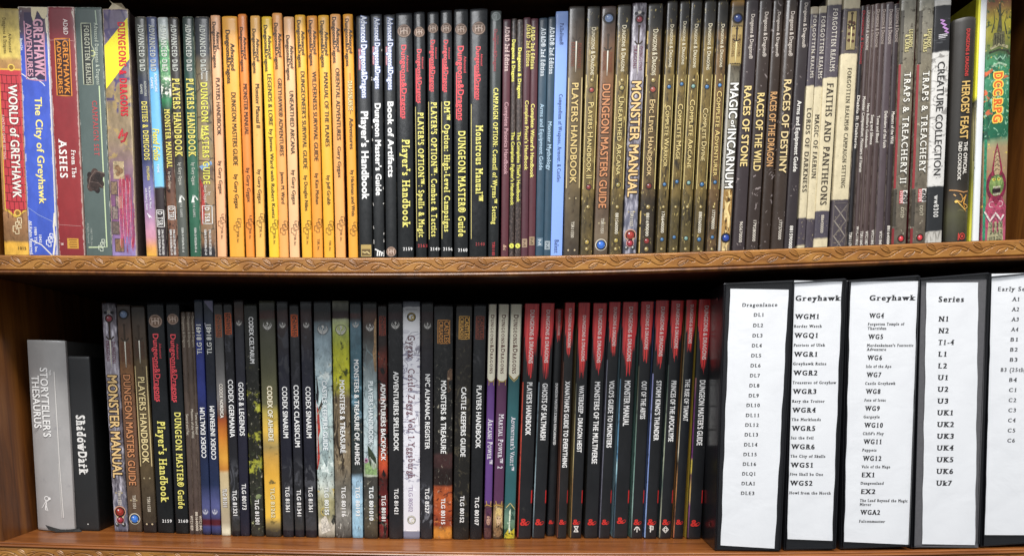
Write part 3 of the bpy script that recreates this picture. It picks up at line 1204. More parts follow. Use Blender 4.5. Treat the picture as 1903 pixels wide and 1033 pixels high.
def oldie(x, stops, label, title, ty, tcol, cap, mott=(150, .16), art=(), adv=(47, 134), advcol=LET, cov='#23242a', **kw):
    b = Book(0, *x, 'book', label, 'book', G_OLD, stops, mott, art, cov, True, .0012, .4, .25, .2, .8, **kw)
    b.text('ADVANCED D&D', adv[0], adv[1], .56, 9.5, advcol, 'br', part='series_lettering')
    if title:
        b.text(title, ty[0], ty[1], .56, cap, tcol, 'br')
    return b


b = oldie((250, 270, 32, 272, 292), [(32, '#3c3c36'), (130, '#33362f'), (150, '#252a3a'), (190, '#262b44'), (300, '#343a5e'), (345, '#6f6d9c'), (395, '#a383a6'), (440, '#c98fa0'), (462, '#d99a4e'), (476, '#dba640')],
          'dark spine fading to lavender and orange at the foot, beside the purple stone boxed set', 'DEITIES & DEMIGODS', (190, 298), '#e6d86a', 10)
b.lines('series_lettering', ('ADVENTURE', 152, 180, .72, 4, LET, 'b'), ('GAMES', 158, 176, .36, 4, LET, 'b'), ('CYCLOPEDIA', 310, 336, .6, 4.5, '#e6d86a', 'b'))
b.lines('author_lettering', ('by James M. Ward', 348, 388, .68, 4, '#dfdce6', 'b'), ('with Robert J. Kuntz', 350, 391, .34, 4, '#dfdce6', 'b'))
p = b.shape()
p.poly([(.35, 399), (.65, 402), (.5, 406)], '#eceaf0', 0).stroke([(.3, 397), (.7, 405)], 1.5, '#eceaf0', .4)
p.done('publisher_mark')
b = oldie((270, 291, 32, 292, 311), [(32, '#363f60'), (80, '#3e4d7c'), (125, '#5173a8'), (135, '#6aaee0'), (345, '#7fc6ee'), (347, '#8fcdf0'), (349, '#2e2224'), (400, '#2b2022'), (476, '#2c2226')],
          'sky blue spine with brown foot and yellow script title', None, None, None, 0, (120, .05))
b.text('Fiend Folio', 240, 299, .5, 12, '#efe04a', 'bi')
b.lines('series_lettering', ('ADVENTURE', 138, 172, .72, 4.2, '#e8eef5', 'b'), ('GAMES', 145, 166, .36, 4.2, '#e8eef5', 'b'), ('TOME', 306, 322, .55, 4, '#e9f2f8', 'b'))


def tsrbox(b, y0, y1, isbn=True, ya=427, yb=474):
    p = b.shape()
    p.stroke([(.2, y0), (.86, y0), (.86, y1), (.2, y1), (.2, y0)], 1.3, '#e6e4e0', .4)
    p.done('publisher_mark')
    b.text('D TSR', y0 + 3, y1 - 2, .53, 9, '#e6e4e0', 'br', part='publisher_lettering')
    if isbn:
        b.lines('code_number', ('394-52170-8TSR1200', ya, yb, .68, 4, '#e6e4e0', 'b'), ('ISBN 0-935696-21-0', ya, yb, .36, 4, '#e6e4e0', 'b'))


tsrbox(b, 391, 422)
b = oldie((292, 312, 33, 314, 332), [(33, '#a9b0ae'), (70, '#a3aaa6'), (82, '#4e7a5c'), (110, '#4f9160'), (150, '#5a8a60'), (170, '#2c3e30'), (186, '#2e7a4e'), (205, '#203428'), (225, '#2a1c1a'), (300, '#3a241f'), (340, '#5a3a2c'), (400, '#7a5440'), (476, '#6d4a38')],
          'spine with grey top, green jungle art and brown rock foot', 'MONSTER MANUAL', (204, 313), '#e6d86a', 9.5, (150, .2),
          [('n', 320, 220, .52, .62, '#a9d8a0', 80, 150, .02), ('n', 300, 300, .5, .58, '#e8e8da', 145, 180, .01), ('d', 140, 60, .5, .62, '#2a1712', 310, 470, .02)], advcol='#c9cec4')
b.text('by Gary Gygax', 320, 352, .5, 4.5, '#d9cbb8', '', part='author_lettering')
tsrbox(b, 384, 408)
b = oldie((312, 331, 33, 332, 349), [(33, '#2e2926'), (90, '#332d2a'), (140, '#35302c'), (290, '#2c2926'), (330, '#4d4e48'), (380, '#585b54'), (476, '#4a4e48')],
          'charcoal brown spine beside the green one with the same wide yellow title', 'PLAYERS HANDBOOK', (147, 292), '#e6d86a', 13, (120, .18), wearcol='#9a8a70')


def gamesmark(b):
    p = b.shape()
    p.poly([(.3, 377), (.5, 362), (.62, 377)], '#e3e4de', 0).stroke([(.48, 372), (.66, 364), (.9, 372)], 1.8, '#e3e4de', .4)
    p.done('publisher_mark')
    b.text('TSR GAMES', 378, 404, .55, 4.2, '#cfd1ca', 'r', part='publisher_lettering')
    b.text('ISBN 0-935696-01-6', 424, 469, .6, 4, '#cfd1ca', 'b', part='code_number')
    b.text('by Gary Gygax', 303, 345, .6, 5.5, '#d8d8cc', 'r', part='author_lettering')


gamesmark(b)
b = oldie((338, 359, 32, 354, 373), [(32, '#22302c'), (90, '#22362e'), (150, '#24443a'), (240, '#2a5242'), (300, '#2c5e48'), (380, '#2b6048'), (476, '#265640')],
          'forest green spine with wide yellow title', 'PLAYERS HANDBOOK', (147, 292), '#e6d86a', 13, (110, .12), wearcol='#a9b09c')
gamesmark(b)
b = oldie((361, 388, 32, 374, 401), [(32, '#1d2026'), (100, '#1f2228'), (108, '#4b443a'), (150, '#77694f'), (260, '#8a7a5a'), (300, '#98825e'), (315, '#5a4a40'), (340, '#8d7456'), (385, '#9a8062'), (450, '#7a5a40'), (462, '#2a2426'), (476, '#1f1d20')],
          'tan stone patterned spine with black top and a bit of red and blue art', 'DUNGEON MASTERS GUIDE', (155, 343), '#e6e05c', 12, (120, .16),
          [('e', 60, 40, .955, .99, '#4a4032', 105, 460, .01)])
p = b.shape(True)
p.poly([(.04, 330), (.3, 345), (.42, 372), (.3, 410), (.12, 420), (.02, 400)], '#b8433e', 0)
p.poly([(.0, 350), (.16, 350), (.14, 380), (.02, 385)], '#7a2a2c', .3)
p.poly([(.05, 310), (.9, 300), (.95, 306), (.3, 318)], '#7fa2cf', .2)
p.poly([(.3, 235), (.42, 238), (.30, 262), (.2, 258)], '#d7cf6a', .2)
p.done('cover_art')
b.lines('series_lettering', ('Adventure', 133, 152, .78, 4, '#d8d8d2', 'b'), ('Games', 135, 149, .46, 4, '#d8d8d2', 'b'))
b.lines('author_lettering', ('by', 357, 364, .72, 5, '#e2ddd0', 'r'), ('Gary Gygax', 345, 378, .46, 5, '#e2ddd0', 'r'))
tsrbox(b, 383, 416)

# --- orange hardbacks
G_ORG = 'orange and yellow spined hardbacks'


def orange(x, c0, c1, c2, label, dnd, adv, title, ty, auth, ay, ly, tsr, cov='#1d1b1c', trans=130, cap=7.5, cu=.62, serif=False, mark=True, **kw):
    b = Book(0, *x, 'book', label, 'book', G_ORG, [(x[2], c1), (300, c1), (477, c2)], (60, .05), (('n', 160, 90, .70, .78, '#8a5a2a', 20, 476, .01),), cov, True, .0010, .42, .15, .1, .55, wearcol='#4a2f18', **kw)
    w = (x[1] - x[0])
    dk = '#2b1a0d'
    capd = min(w * .36, 8.2)
    b.lines('series_lettering', ('Dungeons&Dragons', dnd[0], dnd[1], .40 if w < 25 else .38, capd, dk, 'b'), ('Advanced', adv[0], adv[1], .76 if w < 25 else .66, capd * .92, dk, 'b'))
    if title:
        b.text(title, ty[0], ty[1], cu, cap, dk, '', bold=.012)
    if auth:
        b.text(auth, ay[0], ay[1], cu, cap * .86, dk, '', part='author_lettering', bold=.010)
    if mark:
        steps_mark(b, .60, ly + 13, 25, dk, .9)
    if tsr:
        b.text('TSR, Inc.', tsr[0], tsr[1], .62, 4.2, dk, '', part='publisher_lettering')
    return b


orange((391, 408.5, 29, 404, 421), '#c98e70', '#ecb284', '#ecb082', 'salmon pink spine at the left end of the orange hardbacks', (42, 127), (60, 92), 'PLAYERS HANDBOOK', (146, 252), 'by Gary Gygax', (300, 361), 398, (424, 445))
orange((412, 440.5, 31, 427, 454.5), '#d09a45', '#eda83a', '#eaa63a', 'widest of the orange hardbacks, golden orange', (57, 156), (82, 132), 'DUNGEON MASTERS GUIDE', (173, 308), 'by Gary Gygax', (325, 388), 406, (431, 452), cap=8.5)
orange((442, 457.5, 27, 457, 473), '#b8692e', '#e68638', '#e89238', 'deepest orange spine with black title, next to the widest orange hardback', (52, 134), (70, 111), 'MONSTER MANUAL', (157, 252), 'by Gary Gygax', (313, 376), 401, (425, 445))
orange((465, 482.5, 30, 475, 493), '#c08a58', '#edb25a', '#edb65a', 'pale apricot spine whose title ends in a roman numeral two', (55, 137), (73, 115), 'Monster Manual II', (157, 238), 'by Gary Gygax', (316, 379), 397, (422, 442))
orange((486, 504.5, 31.5, 500, 519), '#cf9a3c', '#efc232', '#f0c430', 'lemon yellow spine touching a salmon orange one, with one long author line', (48, 134), (67, 110), 'LEGENDS & LORE', (139, 234), 'by James Ward with Robert Kuntz', (241, 406), 409, (433, 455))
orange((504.8, 524, 25, 519.2, 536), '#b5713e', '#eca45a', '#ecA85e', 'tallest salmon orange spine, chipped white near the top, touching the lemon yellow one', (44, 130), (63, 107), 'GREYHAWK® ADVENTURES', (147, 290), 'James M. Ward', (320, 379), 411, None)
orange((527, 545.5, 32, 538, 557), '#b08a58', '#f0bb86', '#f2bd8c', 'faded pale peach spine with a low set black heading', (67, 150), (86, 128), 'UNEARTHED ARCANA', (170, 287), 'by Gary Gygax', (317, 381), 411, (437, 457))
orange((548, 566.5, 28.5, 561, 580.5), '#c08a32', '#eeb034', '#eeb236', 'golden yellow spine with a red line of cover showing on its left edge', (39, 126), (59, 103), "DUNGEONEER'S SURVIVAL GUIDE", (134, 314), 'by Douglas Niles', (327, 392), 410, (436, 455), cov='#8a2a1c')
orange((570, 588.5, 30, 581, 600.5), '#b07a38', '#e89a38', '#e89c3a', 'mid orange spine with green cover showing on its left edge', (39, 123), (58, 102), 'WILDERNESS SURVIVAL GUIDE', (134, 300), 'by Kim Mohan', (323, 380), 407, (444, 466), cov='#2f5a3a')
orange((591, 610.5, 29, 602, 622), '#c09a3c', '#edb034', '#edae36', 'warm yellow spine just right of the one with the green cover edge', (40, 126), (60, 104), 'MANUAL OF THE PLANES', (136, 273), 'by Jeff Grubb', (327, 381), 411, (447, 467), cov='#7a1f1c')
orange((613, 632.5, 27, 624, 642), '#b57a50', '#eaa65c', '#eaa860', 'peach orange spine with dark red cover edge and rubbed upper part', (33, 118), (53, 97), 'ORIENTAL ADVENTURES', (128, 261), 'Gary Gygax', (273, 331), 403, (427, 449), cov='#7a1414')
b = orange((637, 655.5, 27, 648, 665.5), '#bd8440', '#eaa236', '#eaa43a', 'last orange spine on the right, with a pale outlined logo in the middle', (36, 124), (56, 100), 'Adventures', (220, 278), 'by Hickman and Weis', (317, 402), 413, None, cov='#5a6a7c')
p = b.shape()
p.stroke([(.6, 137), (.6, 150)], 1, '#2b1a0d', .4).stroke([(.55, 207), (.55, 213)], 1, '#2b1a0d', .4)
p.done('logo_flourish')
b.text('DRAGONLANCE', 152, 206, .58, 8, '#fbe9a8', 'br', part='logo_lettering', out='#8a5a20', outw=.06)

# --- black second edition hardbacks
BLK = '#2a2c2e'
G_BLK = 'black hardbacks with white titles'


def black2(x, label, sy, title, ty, cap, scap):
    b = Book(0, *x, 'book', label, 'book', G_BLK, [(x[2], '#27292c'), (110, '#1b1d20'), (300, '#1d1f21'), (476, '#191b1c')], (70, .2), (), '#1f2022', True, .0010, .34, .25, .35, .45, spec=.35)
    b.text('Advanced Dungeons&Dragons', sy[0], sy[1], .58, scap, '#f2f4f8', 'b', part='series_lettering', out='#4a5f94', outw=.13)
    p = b.shape()
    m = (sy[0] + sy[1]) / 2
    p.rect(.16, .38, sy[0] + (sy[1] - sy[0]) * .40, sy[0] + (sy[1] - sy[0]) * .66, '#a34858', .4)
    p.done('edition_band')
    b.text('2nd Edition', sy[0] + (sy[1] - sy[0]) * .41, sy[0] + (sy[1] - sy[0]) * .65, .27, 3.6, '#e8c9cc', '', part='edition_lettering')
    b.text(title, ty[0], ty[1], .55, cap, '#f6f6f4', 'B')
    return b


b = black2((661, 687, 30, 668, 692), 'widest black spine with bold white title and a gold square at its foot', (31, 183), "Player's Handbook", (208, 371), 13, 10)
p = b.shape()
p.rect(.14, .92, 455, 477, '#b39a5c', 0).rect(.2, .86, 463, 475, '#6a5530', .3)
p.stroke([(.25, 468), (.45, 470), (.6, 468), (.8, 472)], 2, '#d9c48a', .8)
p.done('publisher_mark')
b = black2((688, 710, 27, 694, 715), 'black spine with white chips along its edges and white mark at the foot', (35, 166), "Dungeon Master's Guide", (193, 364), 10.5, 9)
p = b.shape()
for i in range(4):
    p.stroke([(.15 + i * .2, 463 + i * 2), (.4 + i * .18, 466 + i * 2), (.35 + i * .18, 476)], 2.4, '#e8e8e4', .4 + i * .2)
for i in range(16):
    y = RNG.uniform(40, 470)
    p.stroke([(.04 if i % 3 else .95, y), (.08 if i % 3 else .93, y + RNG.uniform(2, 6))], RNG.uniform(.8, 1.8), '#d5d2cc', .2)
p.done('publisher_mark')
b = black2((713, 734, 28, 717, 737.5), 'black spine with white title and a round bronze seal at the foot', (34, 168), 'Book of Artifacts', (190, 330), 10.5, 9)
medallion(b, .5, 468, 9.5)

G_REV = 'black hardbacks with red heading and yellow title'


def revised(row, x, label, my, mr, ry, title, ty, cap, num, ny, numcol='#f0f0ee', line=None, rcap=9, redcol='#e8545c', col=('#222427', '#191b1d'), yb=None, under=True, tcol='#efe67a', numst='h'):
    b = Book(row, *x, 'book', label, 'book', G_REV, [(x[2], col[0]), ((x[2] + 500) / 2, col[1]), (1010 if row else 476, '#191b1c')], (60, .22),
             (), '#1d1e20', True, .0012, .28, .2, .45, .2, yb=yb, spec=.3)
    if mr:
        medallion(b, .5, my, mr)
    k = x[1] - x[0]
    b.text('Dungeons&Dragons', ry[0], ry[1], .48, rcap, redcol, 'b', part='series_lettering')
    b.text('Advanced', ry[0] + (ry[1] - ry[0]) * .14, ry[0] + (ry[1] - ry[0]) * .36, .48 + rcap * .75 / k, rcap * .42, redcol, '', part='edition_lettering')
    p = b.shape()
    if under:
        p.stroke([(.48 - rcap * .72 / k, ry[0] + (ry[1] - ry[0]) * .35), (.48 - rcap * .72 / k, ry[1] - 3)], 2.0, redcol, .4)
    if line:
        p.stroke([(.10, line[0]), (.11, line[1])], 1.1, '#cfc27a', .4)
    if under or line:
        p.done('rule_line')
    b.text(title, ty[0], ty[1], .56, cap, tcol, 'br')
    if numst == 'h':
        b.across(num, ny, .62, 5.6, numcol, 17.5, 'br')
    else:
        b.text(num, ny, 475, .5, 5, numcol, 'b', part='code_number')
    return b


revised(0, (735, 766.5, 25, 739, 769.5), 'upper black spine with large yellow title and the number 2159 at its foot', 59, 12.5, (85, 222), "Player's Handbook", (260, 423), 14, '2159', 463)
revised(0, (769, 789, 23, 772.5, 793.5), 'black spine with faint red number 2163 at its foot', 61, 10, (93, 193), "PLAYER'S OPTION™: Spells & Magic", (210, 441), 10.5, '2163', 457, '#b8474a', (199, 448), 8)
revised(0, (794, 815.5, 23, 795.5, 816.5), 'black spine with yellow title and the number 2149 at its foot', 54, 9.5, (76, 172), "PLAYER'S OPTION™: Combat & Tactics", (191, 440), 10.5, '2149', 463, '#f0f0ee', (190, 445), 8)
revised(0, (818.5, 840, 20, 819, 840.5), 'black spine with the number 2156 at its foot', 54, 10, (76, 173), 'DM™ Option: High-Level Campaigns', (190, 431), 10.5, '2156', 463, '#f0f0ee', (190, 444), 8)
revised(0, (843, 870.5, 18, 844, 869.5), 'upper black spine with the number 2160 at its foot', 56, 11, (87, 225), 'DUNGEON MASTER® Guide', (245, 440), 13, '2160', 465, rcap=11)
revised(0, (873, 906.5, 17, 872, 904.5), 'widest glossy black spine, with yellow title low down and wrinkled foot', 54, 12.5, (88, 187), 'Monstrous Manual™', (234, 375), 13, '2140', 454, '#9a3f42', (194, 444), 8.5)
b = revised(0, (912, 932, 21, 907, 926.5), 'black spine with faint red heading, next to the thin maroon booklets', 0, 0, (56, 134), 'CAMPAIGN OPTION: Council of Wyrms™ Setting', (165, 417), 8.5, 'TSR11183', 450, '#b53c42', None, 6, '#94373f', ('#434847', '#292c2b'), under=False, numst='v')
p = b.shape()
p.disc(.5, 32, 8.5, '#6d7472', 0).ring(.5, 32, 7.2, 1, '#8d9492', .5)
p.stroke([(.3, 30), (.55, 28), (.5, 37)], 2, '#8d9492', .6)
p.done('medallion')

# --- thin booklets
G_THIN = 'thin booklets in the middle of the upper shelf'


def thin(x, stops, label, texts, mark=None, mott=(160, .1), cov=None, **kw):
    b = Book(0, *x, 'booklet', label, 'booklet', kw.pop('group', G_THIN), stops, mott, kw.pop('art', ()), cov, False, kw.pop('bulge', .0008), kw.pop('rough', .45), .15, .2, kw.pop('wear', .35), wearcol=kw.pop('wearcol', '#a08a80'), **kw)
    for t in texts:
        part = t[7] if len(t) > 7 else 'title_lettering'
        b.text(*t[:7], part=part)
    if mark:
        mark(b)
    return b


def sqmark(c0, c1, y):
    def f(b):
        p = b.shape()
        p.rect(.14, .88, y - 8, y + 8, c0, 0)
        p.stroke([(.3, y - 4), (.7, y - 5), (.35, y + 1), (.7, y + 5), (.3, y + 5)], 1.5, c1, .5)
        p.done('publisher_mark')
    return f


def dotmark(b):
    p = b.shape()
    p.disc(.5, 457, 4.6, '#dcdc62', 0)
    p.stroke([(.35, 455), (.6, 459)], 1.4, '#8a8a30', .5)
    p.done('publisher_mark')


MAR = '#4e2630'
thin((935, 949.5, 36.5, 931, 944.5), [(36, '#45222b'), (150, '#532a33'), (476, '#55272f')], 'maroon booklet with pinkish white lettering, next to the thin black spine',
     [('AD&D 2nd Edition', 50, 134, .55, 8, '#e6c9c4', 'br', 'series_lettering'), ('Complete Psionics Handbook', 191, 325, .55, 7, '#c79aa0', 'b')], lambda b: b.text('&c', 455, 466, .5, 6, '#c9a58e', 'bi', part='publisher_mark'))
LEA = [(36, '#2c2523'), (200, '#352b28'), (476, '#332926')]
la = [('n', 700, 420, .52, .60, '#5a4c46', 30, 476, .01)]
thin((951, 960.8, 35, 945.5, 955.5), LEA, 'grainy dark leather booklet, first of the pair with yellow dots',
     [('Dungeons & Dragons', 75, 153, .45, 6, '#e6e06a', 'B', 'series_lettering'), ('The Complete Fighter\'s Handbook', 246, 382, .5, 6, '#e6e06a', 'b')], dotmark, art=la)
thin((961, 972.5, 37, 956.2, 967.5), LEA, 'grainy dark leather booklet beside the maroon pair, with a yellow dot',
     [('Dungeons & Dragons', 90, 184, .5, 6, '#e6e06a', 'B', 'series_lettering'), ('The Complete Thief\'s Handbook', 246, 376, .5, 6, '#e6e06a', 'b')], dotmark, art=la)
thin((973, 986.3, 33, 968, 980.8), [(33, '#47242c'), (476, '#4c2630')], 'taller of the two joined maroon booklets with yellow lettering',
     [('AD&D 2nd Edition', 46, 125, .72, 7, '#e6d878', 'br', 'series_lettering'), ('Complete Priest\'s Handbook', 188, 317, .6, 6.5, '#e6d878', 'b')], sqmark('#a38c74', '#5a4438', 452))
thin((987, 1000.3, 35, 981.2, 994.5), [(35, '#4a232b'), (476, '#52262e')], 'maroon booklet with yellow lettering, touching the dark blue booklets',
     [('AD&D 2nd Edition', 50, 130, .3, 7, '#efe480', 'br', 'series_lettering'), ("Complete Wizard's Handbook", 194, 331, .4, 6.5, '#efe480', 'b')], sqmark('#9a8468', '#4a3a2c', 448))
BLU = [(33, '#263746'), (150, '#2d4556'), (476, '#2b4658')]
thin((1002, 1018.3, 34, 995.2, 1009.7), BLU, 'dark blue booklet touching the maroon ones',
     [('AD&D® 2nd Edition', 53, 143, .52, 8, '#d6dfe6', 'br', 'series_lettering'), ('Arms and Equipment Guide', 194, 317, .5, 7, '#a8c4d8', 'b')], sqmark('#5d7484', '#c3ccd2', 450))
thin((1019, 1033, 32, 1010, 1023), BLU, 'dark blue booklet tucked against the light blue paperback',
     [('AD&D® 2nd Edition', 51, 139, .55, 8, '#d6dfe6', 'br', 'series_lettering'), ('Monster Mythology', 227, 317, .5, 7, '#a8c4d8', 'b')], sqmark('#9aa6ac', '#41525e', 456))
thin((1033.3, 1056.5, 21.5, 1023.2, 1044.5), [(21, '#7f98cc'), (60, '#7d9ad6'), (150, '#82a4ea'), (476, '#86a8f0')], 'plain light blue paperback with small dark lettering',
     [('Palladium®', 44, 84, .5, 7, '#202c58', 'r', 'publisher_lettering'), ('Compendium of Weapons, Armour, & Castles', 176, 338, .55, 7, '#1c2850', 'r'), ('Balent', 446, 470, .5, 8, '#1c2850', 'r', 'author_lettering')],
     group=None, mott=(30, .02), wear=.15, rough=.55, bulge=.0003)

# --- bronze bound hardbacks
G_BRZ = 'bronze bound hardbacks with printed jewels'


def bstops(top, mid, low, y0=145, y1=352, t=10, b=476):
    top, mid, low = dim(top), dim(mid, .8, 200), dim(low, .8, 200)
    return [(t, top), (50, top), (70, mid), (y0, mid), (y1, mid), (y1 + 25, low), (b, low)]


def bronze(row, x, label, title, ty, cap, tcol, dy_, gems, gcol, num=None, ny=None, top='#37332b', mid='#86703a', low='#66562f', frame=(140, 352), fcol='#cbb774', tout='#2e2410', dcol='#dcd3b8', bosses=(150, 385, 463), yb=None, tst='c', brassy=False):
    b = Book(row, *x, 'book', label, 'book', G_BRZ, bstops(top, mid, low, frame[0], frame[1], x[2]), (150, .36),
             [('n', 240, 70, .52, .68, '#2c2412', 0, 480, .02), ('n', 420, 160, .60, .72, '#c9b470', 0, 480, .02)], '#3a3020' if not brassy else '#8a733c', True, .0006, .36, .3, .3, .3, yb=yb)
    p = b.shape()
    for u in (.09, .91):
        p.stroke([(u - .045, frame[0]), (u - .045, frame[1])], 1.4, '#2e2614', .2)
        p.stroke([(u, frame[0]), (u, frame[1])], 1.5, fcol, .4)
    k = x[1] - x[0]
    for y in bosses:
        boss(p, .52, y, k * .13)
    p.rect(.02, .10, x[2] + 40, frame[0] - 2, '#2b2314', .1)
    p.rect(.90, .98, x[2] + 40, frame[0] - 2, '#241d12', .1)
    p.rect(.02, .08, frame[1] + 30, 474, '#2b2314', .1)
    p.rect(.92, .98, frame[1] + 20, 474, '#241d12', .1)
    p.done('binding_print')
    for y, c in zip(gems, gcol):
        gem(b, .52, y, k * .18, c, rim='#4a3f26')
    if dy_:
        b.text('Dungeons & Dragons', dy_[0], dy_[1], .55, k * .30, dcol, 'cb', part='series_lettering', bold=.012)
    b.text(title, ty[0], ty[1], .52, cap * .93, tcol, tst, out=tout, outw=.08, bold=.010)
    if num:
        b.text(num, ny[0], ny[1], .52, 5.6, '#e6dfcc', '', part='code_number', bold=.012)
    return b


def core(row, x, label, title, ty, cap, tcol, tout, stops, art, num, ny, sw, letc, frame=None, mott=(130, .2), yb=None):
    stops = [(y_, dim(c_, .82, 150)) for y_, c_ in stops]
    b = Book(row, *x, 'book', label, 'book', G_BRZ, stops, mott, art, '#2f271c', True, .0006, .32, .35, .35, .4, yb=yb)
    k = x[1] - x[0]
    p = b.shape()
    if frame:
        for u in (.08, .92):
            p.stroke([(u, frame[0]), (u, frame[1])], 1.5, '#cdb987', .4)
    o = 0 if row == 0 else 0
    for u in (.3, .72):
        p.disc(u, ny[1] + 23, 1.7, '#c3b391', .4)
        p.disc(u, ty[1] + 28, 1.6, '#a89a78', .4)
    p.done('binding_print')
    b.lines('series_lettering', ('DUNGEONS', sw[0] + (sw[1] - sw[0]) * .42, sw[1] - 8, .72, k * .22, letc, 'r'), ('DRAGONS', sw[0] + (sw[1] - sw[0]) * .40, sw[1] - 12, .30, k * .22, letc, 'r'))
    sword(b, .5, sw[0], sw[1])
    b.text(title, ty[0], ty[1], .5, cap, tcol, 'b', out=tout, outw=.10)
    b.text(num, ny[0], ny[1], .55, 5.6, '#dcd3c0', '', part='code_number', bold=.012)
    return b


def S(top, *rest):
    return list(((top, rest[0]),)) + list(rest[1:])


core(0, (1058, 1087, 12, 1047, 1075.5), 'brown bronze spine with sword print and pale gold title, beside the light blue paperback', 'PLAYERS HANDBOOK', (155, 341), 12, '#d4ba7a', '#33291a',
     [(12, '#332c26'), (40, '#473a2c'), (100, '#54412f'), (130, '#6b573a'), (240, '#7a6846'), (345, '#7c6a48'), (380, '#6b5c44'), (476, '#4a4036')], [('n', 180, 70, .58, .70, '#3a2e20', 0, 476, .02)], 'TSR11550', (412, 442), (42, 136), '#7a3a24', (145, 350))
bronze(0, (1091, 1116.5, 12, 1077.5, 1101), 'narrow bronze spine with red printed jewels, left of the copper spine', 'Players Handbook II', (191, 332), 11, '#dcc684', (52, 140), (168, 348, 450), ('#8a3a2a', '#7a322a', '#9a8440'))
b = core(0, (1119, 1145.5, 12, 1103, 1129), 'upper copper brown spine with blue jewels at both ends', 'DUNGEON MASTERS GUIDE', (157, 387), 14, '#c98a5e', '#3d2617',
         [(12, '#5a4a42'), (60, '#5f4a3c'), (120, '#86603e'), (150, '#946a46'), (300, '#86654a'), (400, '#705c4a'), (440, '#8a7860'), (476, '#5c4c3e')], [('n', 200, 90, .6, .72, '#4a3626', 0, 476, .02)], 'TSR11551', (406, 434), (66, 143), '#7a3a24')
gem(b, .5, 35, 8.5, '#6b7c9c', rim='#2c2622')
gem(b, .5, 455, 8.5, '#2f62b4', rim='#c9c3b2')
bronze(0, (1148, 1173.5, 9, 1130.5, 1155.5), 'bronze spine with gold printed jewels, left of the silver violet spine', 'Unearthed Arcana', (181, 326), 10.5, '#d6c382', (48, 134), (164, 344, 447), ('#8f8248', '#8a7c40', '#9a8844'), '881560000', (396, 435))


def silver(row, x, label, title, ty, num, ny, sw, g, yb=None, top=None):
    t = x[2]
    b = core(row, x, label, title, ty, 17, '#e9c588', '#33251f',
             [(t, '#5a5058'), (t + 45, '#766c78'), (t + 120, '#a49ca6'), (t + 145, '#8e8590'), (t + 200, '#6a6068'), (t + 330, '#5e5862'), (t + 380, '#78788a'), (t + 420, '#6a6c80'), (t + 470, '#4f505e')],
             [('n', 260, 60, .42, .80, '#dcd8e2', t, t + 470, .02), ('n', 200, 60, .62, .7, '#3d3846', t, t + 470, .02)], num, ny, sw, '#6a2c40', None, (140, .16), yb)
    gem(b, .5, g[0], 6, '#8a3a42', rim='#4a3a3c')
    gem(b, .5, g[1], 8.5, '#8c2c22', rim='#c99a80')
    gem(b, .5, g[2], 5.8, '#962a38', rim='#d0908a')
    p = b.shape(True)
    for u in (.26, .74):
        p.disc(u, g[2] + 9, 4, '#3c3d3e', 0).disc(u - .04, g[2] + 7.6, 1.6, '#c8ccca', .5)
        p.disc(u, g[0] - 11, 3, '#2d2a30', 0)
    p.disc(.5, g[0] - 13, 3, '#d8cfc4', .2)
    p.done('skull_studs')
    return b


silver(0, (1176, 1203, 6, 1157.5, 1182), 'upper silver violet spine with large gold title and red jewels', 'MONSTER MANUAL', (152, 366), 'TSR11552', (392, 421), (50, 140), (37, 437, 452))
b = bronze(0, (1204, 1234.5, 7, 1187.5, 1212.5), 'dark bronze spine with brass hinged edges and red jewels', 'Epic Level Handbook', (186, 328), 11, '#d9bd86', (56, 141), (167, 346, 448), ('#8f4434', '#6a2c20', '#7a2824'), '881690000', (396, 439), mid='#6a5434', low='#3a3024', brassy=True)
p = b.shape()
for i, y in enumerate((58, 92, 118, 392, 422, 446)):
    p.rect(.0, .075, y, y + 24, '#c6ab68', .6).rect(.0, .075, y + 24, y + 26, '#5a4a26', .7)
p.done('hinge_print')
bl, gr = '#3a648c', '#6a8c82'
bronze(0, (1240, 1260.5, 2, 1218.5, 1238), 'bronze spine with blue jewels next to the dark hinged one', 'Complete Warrior', (197, 311), 9.5, '#dcc684', (47, 126), (162, 343, 445), (bl, bl, bl), '176640000', (394, 433))
bronze(0, (1264, 1283.5, 2, 1241.5, 1260), 'unnumbered bronze spine with blue jewels and the shortest title', 'Complete Mage', (194, 297), 9.5, '#dcc684', (41, 121), (157, 338, 441), (bl, bl, bl), low='#63562f')
bronze(0, (1284.5, 1306.5, 1, 1262.5, 1283), 'bronze spine with pale green jewels', 'Complete Arcane', (186, 313), 9.5, '#dcc684', (46, 127), (161, 340, 443), (gr, gr, gr), low='#63562f')
bronze(0, (1310, 1332.5, 1, 1286.5, 1308), 'bronze spine with blue jewels, numbered 880360000', 'Complete Divine', (202, 300), 9.5, '#d9c48a', (45, 131), (162, 343, 445), (bl, bl, bl), '880360000', (394, 433))
bronze(0, (1335, 1354.5, 1, 1311.5, 1332), 'browner bronze spine with blue jewels, beside the white lettered cracked spine', 'Complete Adventurer', (170, 328), 9.5, '#dcc27c', (46, 126), (159, 339, 441), ('#4d7cae', bl, bl), '177290000', (391, 426), mid='#84653a', low='#6a5032')

